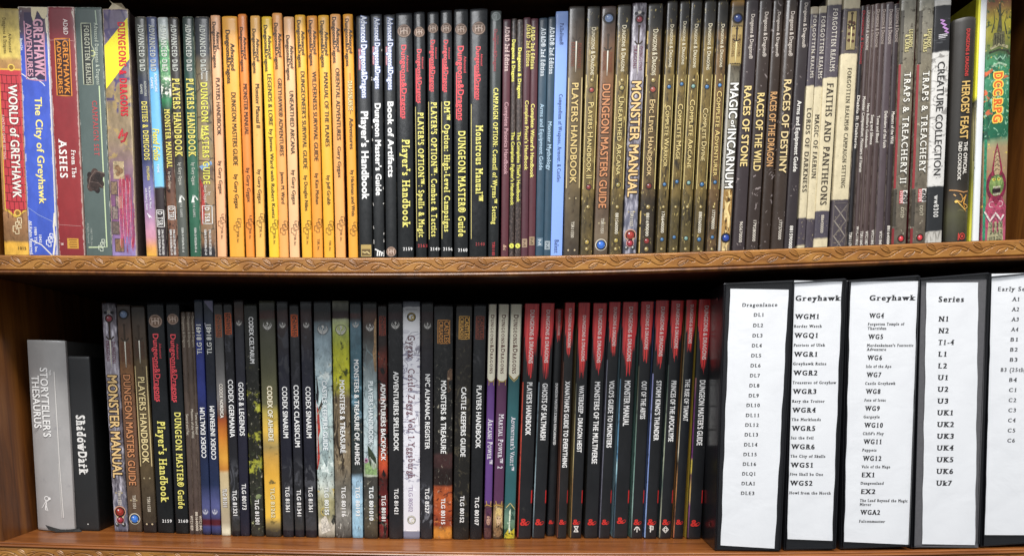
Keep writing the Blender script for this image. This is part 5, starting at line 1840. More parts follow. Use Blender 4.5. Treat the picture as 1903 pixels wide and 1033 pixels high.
codex((453, 476.5, 565, 466.5, 491), [(565, '#4a4c42'), (590, '#3c3c34'), (690, '#34342c'), (750, '#2a2a20'), (860, '#3a3a28'), (930, '#4a4c40'), (997, '#44463c')], 'dark spine with glowing green foliage, title set near the top', 'CODEX CELTARUM', (589, 675), 8, '81301', (927, 973), [('n', 60, 50, .54, .64, '#a8a83c', 690, 890, .03), ('n', 80, 80, .58, .66, '#2a2c1a', 690, 990, .03), ('d', 40, 40, .52, .6, '#7d8a60', 850, 930, .03), ('n', 60, 60, .64, .7, '#c9cf9a', 930, 990, .02)], group='painted fantasy hardbacks')
codex((481, 509.5, 559, 493.5, 522.5), [(559, '#6a6a58'), (576, '#4a4a3c'), (578, '#5a2e22'), (590, '#5a3024'), (596, '#5a5848'), (650, '#66664e'), (750, '#767352'), (765, '#a8984c'), (800, '#e0b850'), (830, '#a08a54'), (850, '#c99c48'), (880, '#dca840'), (960, '#ecc04c'), (972, '#9a8450'), (985, '#5c5444'), (997, '#4c463a')], 'wide olive spine turning to golden yellow desert', 'CODEX OF AIHRDE', (717, 819), 9, '81262', (905, 961), [('n', 50, 90, .58, .68, '#7a6a3c', 780, 990, .05)], mott=(45, .12), seal=605, tcol='#f4eed8', ccol='#f2e2b0', tout='#8a7a48', group=None, cov='#2f2c20')
p_ = [(560, '#6a6c70'), (572, '#3a3c42'), (580, '#5a3634'), (596, '#4a3434'), (630, '#463c40'), (670, '#36364a'), (850, '#2c2c3e'), (900, '#3e3e44'), (984, '#56565a'), (985, '#2a2834'), (998, '#292734')]
codex((514, 533.5, 560, 525.5, 546.5), p_, 'navy spine numbered 81361, touching the golden desert spine', 'CODEX SINARUM', (718, 813), 9, '81361', (903, 950), sheen_art, seal=604)
codex((537, 554.5, 565, 548, 566), [(565, '#3c3e40'), (600, '#3a3a3c'), (660, '#3a3a40'), (800, '#2c2c3c'), (900, '#3c3c42'), (982, '#50504f'), (985, '#2a2832'), (998, '#292732')], 'dark spine with bright orange logo, between two matching navy spines', 'CODEX CLASSICUM', (715, 830), 9, '81341', (909, 958), sheen_art, logo=(585, 625, '#d0602f'))
codex((558, 577.5, 560, 567.5, 589.5), p_, 'navy spine numbered 81361, left of the pale castle wall spine', 'CODEX SINARUM', (718, 813), 9, '81361', (903, 950), sheen_art, seal=604)
G_ART = 'painted fantasy hardbacks'
b = codex((582, 614.5, 559, 592, 622.5), [(559, '#4a4e52'), (575, '#3e4a50'), (580, '#3f3634'), (594, '#4a3834'), (600, '#6a767c'), (640, '#8a9ca4'), (700, '#b0c4c8'), (800, '#b9ccc8'), (880, '#a9b8b4'), (900, '#c3ccc4'), (930, '#a9a47a'), (960, '#8d8a6a'), (975, '#d2ccbc'), (998, '#8a8474')], 'pale blue castle wall spine with red at its lower left', 'CASTLE KEEPERS GUIDE', (707, 836), 8.5, '80155', (903, 956),
          [('e', 60, 34, .972, .995, '#8699a0', 610, 860, .01), ('n', 60, 60, .58, .66, '#dfe8e4', 680, 900, .03), ('n', 70, 50, .58, .66, '#3f4440', 860, 998, .03), ('n', 110, 90, .6, .68, '#c9b05a', 900, 960, .02)], seal=612, tcol='#e9eeee', ccol='#f1f1e8', tout='#8fa0a6', group=G_ART, cov='#3c4448')
p = b.shape(True)
p.poly([(.02, 742), (.22, 770), (.26, 800), (.14, 812), (.2, 850), (.05, 872), (.01, 872)], '#b33a30', 0)
p.poly([(.01, 695), (.12, 700), (.22, 730), (.16, 752), (.04, 742)], '#26272c', .2)
p.stroke([(.06, 772), (.35, 752), (.5, 738)], 5, '#3f3a34', .3)
p.stroke([(.1, 770), (.34, 756)], 2, '#a99a84', .5)
p.poly([(.3, 815), (.55, 800), (.75, 840), (.6, 868), (.35, 850)], '#93a6a6', .1)
p.poly([(.18, 965), (.5, 955), (.75, 985), (.2, 992)], '#d9d4c6', .2)
p.ring(.42, 950, 7, 2.2, '#b9a860', .3)
p.done('cover_art')
b = codex((616, 648.5, 559, 624.5, 652.5), [(559, '#8a8a78'), (576, '#6a6a58'), (579, '#4a2422'), (591, '#4a2422'), (594, '#a3aa84'), (620, '#9aa44a'), (650, '#a8aa2c'), (700, '#c4c22e'), (722, '#a09a3c'), (740, '#7a6a50'), (860, '#8a7a62'), (905, '#7a766a'), (960, '#8a8880'), (999, '#5a5852')], 'spine with lime green moss above and brown bark below', 'MONSTERS & TREASURE', (706, 841), 9, '80116', (903, 959),
          [('n', 90, 60, .55, .66, '#56601c', 600, 725, .02), ('d', 120, 22, .5, .6, '#4a3c2c', 715, 880, .03), ('d', 80, 20, .60, .66, '#a89878', 730, 880, .03), ('d', 90, 30, .58, .63, '#c3c1b8', 950, 995, .02), ('n', 60, 30, .6, .68, '#e6e2cc', 559, 577, .004)], seal=613, group=G_ART, cov='#3a3a30')
codex((650, 670.5, 561, 654.5, 675), [(561, '#3c4a4e'), (580, '#4a5a5e'), (584, '#6a3a34'), (592, '#5a4642'), (600, '#5c7682'), (650, '#547480'), (720, '#3f6876'), (780, '#33474e'), (850, '#3c4644'), (878, '#4c524e'), (890, '#9ab8cc'), (960, '#9fc4d8'), (1000, '#86b0c8')], 'slate blue spine with pale blue foot and a dark tentacle', 'MONSTERS & TREASURE OF AIHRDE', (668, 863), 8.5, '80193', (903, 958),
      [('n', 50, 50, .56, .68, '#6f94a6', 590, 790, .03), ('n', 60, 60, .58, .66, '#3c4644', 880, 945, .02, .4, 1)], seal=603, group=G_ART, cov='#26343a')
BT_ = b
b2 = codex((674, 699.5, 561, 676.5, 702.5), [(561, '#5a5e5a'), (572, '#3a3430'), (585, '#6a4230'), (600, '#5c463a'), (630, '#5a5650'), (680, '#7c8484'), (740, '#9fb0b4'), (850, '#b3c2c4'), (862, '#8a9682'), (884, '#b4bda8'), (886, '#5c5a52'), (930, '#66645a'), (980, '#6a604c'), (1001, '#4c4438')], 'grey stone wall spine with a green reptile head halfway down', 'PLAYERS HANDBOOK', (708, 824), 8.5, '801010', (903, 966),
           [('e', 66, 40, .972, .995, '#75868a', 640, 860, .01), ('n', 80, 60, .6, .68, '#3a322a', 570, 660, .03), ('n', 120, 80, .6, .67, '#a89a5a', 890, 985, .02)], seal=608, tcol='#dfe6e8', tout='#7d8c90', group=G_ART, cov='#3c403e')
p = b2.shape(True)
p.poly([(.30, 826), (.55, 835), (.9, 850), (.92, 862), (.6, 852), (.5, 868), (.35, 850)], '#34402c', .2)
p.poly([(.02, 880), (.1, 862), (.4, 858), (.7, 872), (.95, 868), (.95, 882)], '#8fae72', .2)
p.disc(.18, 855, 4.5, '#b98aa4', .4).disc(.18, 855, 2, '#5a2a44', .6)
for i in range(5):
    p.poly([(.45 + i * .09, 848 + i * 3), (.50 + i * .09, 849 + i * 3), (.47 + i * .09, 856 + i * 3)], '#e6e8da', .6)
p.poly([(.80, 600), (.96, 590), (.96, 690), (.84, 690), (.70, 655), (.80, 640)], '#a3845f', .2)
p.done('cover_art')
codex((702, 718.5, 566, 704, 721.5), [(566, '#3a302c'), (600, '#33241f'), (640, '#3c2620'), (670, '#7a3424'), (700, '#6a2a20'), (760, '#5a221c'), (830, '#7a2c22'), (856, '#c0502c'), (872, '#a8402a'), (890, '#5a2420'), (960, '#8a2c2c'), (1000, '#6a2426')], 'narrow spine with fiery red and black art', 'ADVENTURERS BACKPACK', (712, 855), 8.5, '80181', (919, 967),
      [('d', 90, 50, .52, .60, '#1f1614', 640, 1000, .03), ('n', 110, 60, .62, .69, '#d4683c', 640, 890, .03)], logo=(588, 623, '#8a3c2c', '#2c1c1a'), group=G_ART, cov='#2a1614')
dark_sheen = [('d', 70, 40, .54, .62, '#4a4a4c', 600, 680, .03)]  # paler wisps: sheen of the black spines painted in
codex((721, 747.5, 561, 723, 748.5), [(561, '#3a3a3c'), (578, '#2c2c2e'), (582, '#4a2428'), (592, '#45262a'), (598, '#333335'), (700, '#2f2f31'), (1001, '#36353a')], 'black spine with a dull red band near the top, left of the white spine', 'ADVENTURERS SPELLBOOK', (690, 837), 9, '81421', (907, 954), dark_sheen, seal=604)
b = Book(1, 748.5, 780.5, 560, 749.5, 780.3, 'book', 'white spine with thin line drawing and dark red lettering', 'book', None,
         [(560, '#6a6d76'), (570, '#6a6d76'), (571, '#e6e6e8'), (600, '#dcdcde'), (660, '#e8e8ee'), (985, '#dcdbe2'), (986.5, '#7c7e90'), (1001, '#777a8c')], (30, .04),
         [('d', 50, 16, .53, .545, '#8d8a94', 640, 660, .02), ('d', 40, 90, .57, .585, '#9a98a8', 620, 900, .04), ('d', 30, 120, .60, .66, '#eeeef4', 700, 960, .03)], '#5c5f6c', True, .0008, .35, .35, .1, .1)
b.text('Gygax', 623, 666, .5, 13, '#5c2832', 'r', bold=.005)
b.text('Castle Zagyg Vol. 1 Yggsburgh', 685, 888, .5, 12, '#6a3040', 'r', bold=.005)
b.text('TLG 80502', 903, 950, .45, 8, '#9a8aa6', '', part='code_number')
p = b.shape()
for y, c1, c2 in ((589, '#2e2a20', '#b59a48'), (965, '#8d8c80', '#d9d6c8')):
    p.ring(.5, y, 6.5, 3.4, c1, .3).ring(.5, y, 6.8, 1.2, c2, .6, a0=.3, a1=2.6).ring(.5, y, 6.2, 1.2, c2, .6, a0=3.4, a1=5.6)
    p.ring(.58, y + 1, 2.6, 1.8, c2, .8)
p.stroke([(.0, 575), (.998, 575)], .8, '#7a7c84', .3).stroke([(.0, 985), (.998, 985)], 2, '#f0f0f2', .3)
for pts in ([(.1, 640), (.3, 625), (.5, 618), (.9, 616)], [(.1, 672), (.3, 660), (.45, 655), (.9, 648)], [(.05, 668), (.3, 678), (.2, 690)], [(.02, 705), (.4, 700), (.98, 708)], [(.02, 885), (.5, 878), (.98, 886)], [(.1, 760), (.3, 752), (.25, 770)], [(.7, 780), (.9, 770), (.95, 790)]):
    p.stroke(pts, .8, '#8a8894', .4)
p.done('seal_print')
codex((783, 805.5, 561, 781.5, 803.5), [(561, '#3e3e42'), (578, '#323236'), (582, '#4a2428'), (592, '#3f2a2c'), (605, '#3c3430'), (660, '#3a353c'), (850, '#343338'), (910, '#46464c'), (1001, '#3c3b42')], 'black spine right of the white spine, with a small seal', 'NPC ALMANAC REGISTER', (695, 834), 8.5, '8527', (906, 953), [('d', 80, 40, .52, .6, '#70727a', 905, 975, .03), ('n', 60, 60, .58, .68, '#4c3a30', 600, 660, .03)], seal=605)  # grey wisps near the foot are painted sheen
b = codex((807, 841.5, 566, 805, 840.5), [(566, '#2e2d2c'), (640, '#2b2a29'), (720, '#292826'), (840, '#2c2826'), (846, '#5c3c3a'), (866, '#5a3836'), (872, '#3a2622'), (900, '#3e2a24'), (905, '#9a4a28'), (930, '#b0582c'), (955, '#9a4628'), (975, '#8a3c24'), (985, '#c88434'), (1002, '#b9782e')], 'widest dark spine, with maroon and orange landscape in its lower third', 'MONSTERS & TREASURE', (707, 842), 9.5, '80115', (925, 973), [('d', 40, 70, .55, .64, '#6a2c1c', 905, 980, .02), ('d', 70, 50, .56, .64, '#42403e', 570, 690, .03), ('n', 30, 90, .6, .64, '#c97a3c', 905, 985, .02)], logo=(595, 638, '#c98a44', '#2c2218'), group=G_ART, cu=.52)
p = b.shape(True)
p.poly([(.72, 690), (.86, 684), (.97, 686), (.97, 705), (.8, 708), (.7, 700)], '#6a5240', .1)
p.poly([(.7, 704), (.78, 706), (.80, 724), (.74, 728)], '#4e3c30', .2)
p.disc(.78, 703, 2.2, '#c0a484', .4)
p.stroke([(.75, 728), (.84, 726), (.9, 722)], 2, '#5a4636', .3)
p.done('cover_art')
codex((848, 877.5, 566, 841.5, 871.5), [(566, '#3a352f'), (700, '#363029'), (860, '#302c27'), (1002, '#2c2a28')], 'dark brown spine with yellow orange logo, numbered 80152', 'CASTLE KEEPERS GUIDE', (719, 848), 9, '80152', (920, 970), [('d', 70, 50, .54, .62, '#57503f', 620, 960, .05), ('n', 160, 160, .62, .7, '#4c4638', 570, 1000, .03)], logo=(588, 630, '#d9a44e', '#3a2c1a'))
codex((881, 903.5, 565, 872.5, 895.5), [(565, '#33353a'), (700, '#2a2c30'), (860, '#26282b'), (1002, '#26282c')], 'black spine with dull red logo, left of the cream topped spines', 'PLAYERS HANDBOOK', (716, 832), 9, '80107', (922, 975), dark_sheen, logo=(588, 630, '#8a4432', '#2c1e1c'))

# --- cream topped spines
G_CRM = 'purple and teal spines with cream tops'


def creamy(x, label, cmid, title, ty, cap, vee, art, pcol):
    b = Book(1, *x, 'book', label, 'book', G_CRM, [(x[2], cmid), (933, cmid), (936, art[0]), (960, art[1]), (985, art[2]), (1001, art[3])], (60, .08), [('n', 110, 70, .5, .6, art[4], 938, 1001, .01), ('n', 150, 90, .58, .64, art[5], 942, 1001, .01)], '#4c463c', True, .0010, .36, .3, .15, .2)
    p = b.shape()
    bot = 708 if not vee else 705
    n = 13
    bots = [bot - (abs(i / 6 - 1) ** (1 if vee else 2.5)) * (11 if vee else 7) for i in range(n)]
    p.curtain(x[2] + .5, [y + 2.2 for y in bots], '#a38a4a', .2).curtain(x[2] + .5, bots, '#f0ead2', .5)
    p.curtain(x[2] + .5, [x[2] + 22] * 3, '#e4dcbc', .7)
    if vee:
        p.stroke([(.02, 698), (.5, 709), (.98, 698)], 1.2, '#c9b87a', .8)
        p.done('heading_panel')
        p = b.shape()
        p.stroke([(.02, 946), (.5, 934), (.98, 946)], 1.4, '#c9b87a', .4)
    else:
        p.stroke([(.25, 704), (.22, 716)], 1.2, '#b59a54', .3).stroke([(.86, 704), (.84, 716)], 1.2, '#b59a54', .3)
        p.done('heading_panel')
        p = b.shape()
        p.stroke([(.05, 940), (.3, 937), (.55, 938), (.98, 940)], 1.6, '#c09a50', .3).stroke([(.22, 930), (.3, 937)], 1.2, '#c09a50', .3).stroke([(.85, 930), (.8, 937)], 1.2, '#c09a50', .3)
    p.done('gold_border')
    k = x[1] - x[0]
    b.text('Dungeons&Dragons', 585, 694, .52, k * .40, '#5a2c22', 'cbr', part='series_lettering')
    b.text(title, ty[0], ty[1], .55, cap, '#ece6ee', 'cr', bold=.01)
    if pcol:
        p = b.shape(True)
        p.disc(.55, 962, k * .30, pcol[0], .2, ry=13)
        p.disc(.55, 950, k * .36, pcol[1], .4, ry=8)
        p.poly([(.2, 950), (.85, 950), (.9, 975), (.7, 958), (.35, 958), (.22, 980)], pcol[1], .5)
        p.stroke([(.38, 962), (.5, 963)], 1.3, '#3a2622', .7).stroke([(.62, 963), (.76, 962)], 1.3, '#3a2622', .7)
        p.stroke([(.48, 972), (.66, 972)], 1.2, '#6a3a34', .7)
        p.disc(.5, 988, k * .42, pcol[2], .3, ry=9)
        p.done('portrait_print')
    return b


creamy((908, 923.5, 565, 899.5, 912.5), 'violet spine with cream top, leftmost of the three', '#5f3f7c', 'Arcane Power™', (778, 862), 9, False, ('#4a3040', '#7a5450', '#5a3a40', '#4a2c30', '#3a2430', '#8a6458'), ('#b08a78', '#54304a', '#5c3a38'))
creamy((928, 945.3, 565, 914.5, 934.5), 'plum purple spine with cream top, numeral 2 after its title', '#553250', 'Martial Power™ 2', (769, 870), 9, False, ('#6a5438', '#a88c64', '#6a5038', '#4a3c2c', '#c9b48a', '#3a2a1c'), ('#cdb08a', '#d4b878', '#8a6a48'))
b = creamy((949, 970, 565, 935.5, 956.5), 'teal spine with cream top and glowing green art at its foot', '#2f5c60', 'Adventurer’s Vault™'.replace('’', "'"), (774, 874), 7.5, True, ('#3a5c58', '#6a8a78', '#5a7a5a', '#a8a030', '#2c4a40', '#b0c8b0'), None)
p = b.shape(True)
p.poly([(.42, 948), (.58, 944), (.54, 975), (.60, 990), (.38, 990), (.44, 972)], '#d6e4cc', .3)
p.poly([(.1, 992), (.4, 982), (.7, 986), (.95, 980), (.95, 999), (.05, 999)], '#c4b62c', .4)
for u, y in ((.2, 992), (.5, 990), (.75, 991)):
    p.disc(u, y, 1.6, '#6a5a18', .6)
p.done('treasure_print')

# --- black spines with red brush heads
G_RED = 'black spines with ragged red tops'
RED, REDL = '#b3282c', '#cf3530'


def redtop(x, label, dl, title, ty, cap, tip, edge=None, tag=True, icon=None, yb=None, col='#191a1c', ampy=969, ragged=1.0, dn=None):
    yt = x[2]
    b = Book(1, *x, 'book', label, 'book', G_RED, [(yt, '#232426'), (800, col), (1000, '#1d1e21')], (50, .2), [('n', 60, 40, .66, .76, '#3a3a36', 720, 960, .05)], edge[len(edge) // 2][1] if edge else '#1c1c1e', True, .0009, .34, .3, .18, .15, yb=yb)
    k = x[1] - x[0]
    rr = random.Random(int(x[0]))
    n = 31
    L = tip - yt

    def bots(scale, jit):
        out = []
        for i in range(n):
            q = i / (n - 1)
            c = q - .50
            e = abs(c) * 2
            if e > .84:
                g = rr.uniform(.26, .50)
            elif e > .46:
                g = rr.uniform(.50, .82) - .25 * (e - .46)
            else:
                g = rr.uniform(.84, 1.0) if i % 5 else rr.uniform(.66, .76)
            base = yt + L * g
            out.append(min(max(base, yt + L * .2), tip))
        return out

    p = b.shape()
    red = 'redmat'
    if red not in MATS:
        t = NT('brushed_red_print')
        nn = t.noise(t.coords((700, 700, 25)), 1.0, 4, .6)
        tc = t.n('ShaderNodeTexCoord')
        MATS[red] = t.fin(t.mix(t.sstep(nn, .42, .66), hx('#cc3038'), hx('#f04c44')), .35, .3)
    p.curtain(yt + .4, bots(1.0, 1.0), RED, .2, MATS[red], .0, 1.0)
    p.done('red_brush_panel')
    lt = 4
    b.text('Dungeons & Dragons'.upper(), dl[0], dl[1], .53, k * .285, '#f6e2dc', 'b', part='series_lettering', bold=.03)
    b.text(title, ty[0], ty[1], .52, cap, '#f2f1ef', 'B', bold=.034)
    amp(b, .44, ampy, k * .50 if k > 18 else k * .56, '#c8332e')
    if edge:
        mm = None
        t = NT('cover_edge_art')
        tc = t.n('ShaderNodeTexCoord')
        sp = t.n('ShaderNodeSeparateXYZ')
        t.link(tc.outputs['UV'], sp.inputs[0])
        c = t.ramp(sp.outputs[1], [(b.v(y), cc) for y, cc in edge])
        nn = t.noise(t.coords((300, 300, 90)), 1.0, 4, .65)
        c = t.mix(t.sstep(nn, .5, .7, 0, .7), c, hx('#22242a'))
        mm = t.fin(c, .35, .3)
        p = b.shape()
        p.rect(.0, .085, yt + L + 4 if tag else yt + 12, 998, '#fff', .1, mm)
        p.done('cover_edge_print')
    if tag:
        p = b.shape()
        p.rect(.90, .995, 910, 934, '#b52a2a', .3)
        p.done('red_tag_print')
    if icon:
        p = b.shape()
        w = '#e4e2dc'
        q = b.mpp / b.w
        if icon == 'hourglass':
            p.stroke([(.30, 977), (.72, 977)], 1.6, w).stroke([(.30, 987), (.72, 987)], 1.6, w)
            p.stroke([(.33, 977), (.46, 982), (.33, 987)], 1.6, w, .7).stroke([(.69, 977), (.56, 982), (.69, 987)], 1.6, w, .7).stroke([(.42, 980), (.6, 980), (.5, 984), (.6, 985)], 1.3, w, .9)
        elif icon == 'tree':
            p.stroke([(.5, 978), (.51, 988)], 1.6, w).stroke([(.28, 984), (.4, 979), (.5, 978), (.62, 979), (.74, 984)], 1.8, w, .7)
        elif icon == 'rune':
            p.stroke([(.36, 976), (.66, 977), (.66, 983), (.46, 983)], 2, w).stroke([(.46, 976), (.46, 988)], 2, w, .7).stroke([(.34, 980), (.6, 980)], 1.3, w, .8)
        elif icon == 'eye':
            p.stroke([(.26, 983), (.5, 977), (.74, 983), (.5, 989), (.26, 983)], 1.4, w).ring(.5, 983, 2.4, 1.3, w, .7)
        p.done('chapter_icon')
    return b


redtop((976, 1002.5, 564, 960.5, 986.5), 'black red topped spine with bright red cover edge, touching the teal spine', (576, 675), "PLAYER'S HANDBOOK", (710, 808), 9.5, 706, [(560, '#7a2c2a'), (700, '#c8503c'), (850, '#c04a3a'), (1000, '#8a2c28')])
redtop((1007, 1030.5, 563, 988.5, 1012.5), 'black red topped spine with grey white worn edge', (576, 674), 'GHOSTS OF SALTMARSH', (712, 817), 9.5, 706, [(560, '#3a4448'), (720, '#7a8a94'), (820, '#4a5a60'), (900, '#9ab0b8'), (1000, '#4a5458')])
redtop((1033, 1046.3, 574, 1014.5, 1031.5), 'shortest and thinnest black red topped spine', (577, 623), "DUNGEON MASTER'S SCREEN REINCARNATED", (712, 826), 4.6, 638, None, False, yb=996)
redtop((1051, 1068.3, 562, 1034.5, 1053), 'narrow black red topped spine with brown cover edges and a very long title', (573, 646), "XANATHAR'S GUIDE TO EVERYTHING", (708, 868), 8.5, 668, [(560, '#3a2c24'), (760, '#7a5040'), (1000, '#6a4034')], col='#211d1a')
redtop((1076, 1096.5, 562, 1058.5, 1080.5), 'black red topped spine with a white hourglass shaped symbol', (586, 671), 'WATERDEEP - DRAGON HEIST', (716, 840), 8.5, 708, [(560, '#3a3a34'), (720, '#5a5a4a'), (850, '#b0a070'), (900, '#8a6a44'), (1000, '#8a7040')], icon='hourglass')
redtop((1104, 1127.5, 563, 1085, 1111), 'plain black red topped spine, just right of the one with the hourglass', (574, 674), 'MONSTERS OF THE MULTIVERSE', (709, 861), 9.5, 704, None, False)
redtop((1133, 1153.5, 561, 1112.5, 1133.5), 'black red topped spine with lavender grey cover edge', (571, 643), "VOLO'S GUIDE TO MONSTERS", (707, 831), 9, 664, [(560, '#4a4a54'), (700, '#7a7a88'), (1000, '#5a5a66')])
redtop((1160, 1184.5, 561, 1137, 1168), 'widest black red topped spine, with bright blue and white cover edge', (570, 671), 'MONSTER MANUAL', (707, 791), 10.5, 700, [(560, '#2c3840'), (700, '#5a7c94'), (850, '#5a88a8'), (862, '#b0d4dc'), (882, '#8ab0c0'), (900, '#3c5260'), (1000, '#3a4a58')], ampy=966)
redtop((1193, 1214.5, 560, 1170.5, 1194.5), 'black red topped spine with a white mushroom tree symbol', (567, 649), 'OUT OF THE ABYSS', (708, 778), 9, 676, [(560, '#3a3a30'), (720, '#5a5a48'), (850, '#6a8a80'), (940, '#8aa8a0'), (1000, '#3a4c48')], icon='tree')
redtop((1220, 1243.5, 558, 1196.5, 1220.5), 'black red topped spine with vivid periwinkle cover edge', (570, 662), "STORM KING'S THUNDER", (707, 818), 9, 690, [(560, '#6a6a8c'), (700, '#9a9ccc'), (850, '#7c90c8'), (1000, '#8aa8d8')], icon='rune')
redtop((1249, 1270.5, 558, 1223.5, 1247.5), 'black red topped spine with a white diamond eye symbol', (565, 647), 'PRINCES OF THE APOCALYPSE', (707, 820), 9, 674, [(560, '#3a3a34'), (720, '#4a5a50'), (850, '#a0a890'), (900, '#4a5a54'), (980, '#b0b098'), (1000, '#6a6a58')], icon='eye')
redtop((1276, 1295.5, 557, 1250.5, 1269.5), 'black red topped spine with tan and orange cover edge', (566, 638), 'THE RISE OF TIAMAT', (704, 782), 8.5, 658, [(560, '#5a4a34'), (720, '#8a7a58'), (840, '#c9bfa8'), (860, '#2a2420'), (900, '#c08a54'), (960, '#5a3a2c'), (980, '#c07a50'), (1000, '#a0583c')], tag=False, col='#17191d')
redtop((1300, 1325.5, 556, 1276.5, 1302.5), 'black red topped spine with purple and yellow edge, against the first ring binder', (568, 668), "DUNGEON MASTER'S GUIDE", (706, 827), 10, 698, [(560, '#4a3a38'), (680, '#b07a6a'), (740, '#5a2c5a'), (850, '#6a2c6a'), (856, '#c9b44a'), (876, '#c9b44a'), (882, '#5a3a4a'), (908, '#c0a05a'), (930, '#b89a6a'), (940, '#7a4a7a'), (1000, '#4a3040')], ampy=971, yb=1001.5)

# --- ring binders
G_BIN = 'black ring binders with white paper spine inserts'
t_ = NT('black_vinyl')
vn = t_.noise(t_.coords((900, 900, 900)), 1.0, 3, .6)
vl = t_.noise(t_.coords((30, 30, 12)), 1.0, 3, .6)
t_.bump(t_.math('ADD', t_.math('MULTIPLY', vn, .25), vl), .25, .0012)
VINYL = t_.fin(t_.mix(vl, hx('#0f1013'), hx('#191a1f')), .30, .25, spec=.5)
t_ = NT('clear_sleeve_film')
tr = t_.n('ShaderNodeBsdfTransparent')
gl = t_.n('ShaderNodeBsdfGlossy')
gl.inputs['Roughness'].default_value = .18
fn = t_.noise(t_.coords((40, 40, 18)), 1.0, 3, .6)
bm_ = t_.n('ShaderNodeBump')
bm_.inputs['Strength'].default_value = .25
bm_.inputs['Distance'].default_value = .002
t_.link(fn, bm_.inputs['Height'])
t_.link(bm_.outputs[0], gl.inputs['Normal'])
mx = t_.n('ShaderNodeMixShader')
mx.inputs[0].default_value = .045
t_.link(tr.outputs[0], mx.inputs[1])
t_.link(gl.outputs[0], mx.inputs[2])
t_.link(mx.outputs[0], t_.out.inputs['Surface'])
FILM = t_.m
t_ = NT('white_paper')
pn = t_.noise(t_.coords((22, 22, 26)), 1.0, 4, .55, .4)
pf = t_.noise(t_.coords((900, 900, 900)), 1.0, 2)
t_.bump(t_.math('ADD', pn, t_.math('MULTIPLY', pf, .02)), .22, .004)
PAPER = t_.fin(t_.mix(pn, hx('#e3e5e9'), hx('#eff1f4')), .65, 0)
GREY = stuff_mat('grey_backing_card', '#5c5b5e', .6, 300, .08)
RIVET = stuff_mat('steel_rivet', '#c9c9c9', .25, 200, .05, metal=1.0)


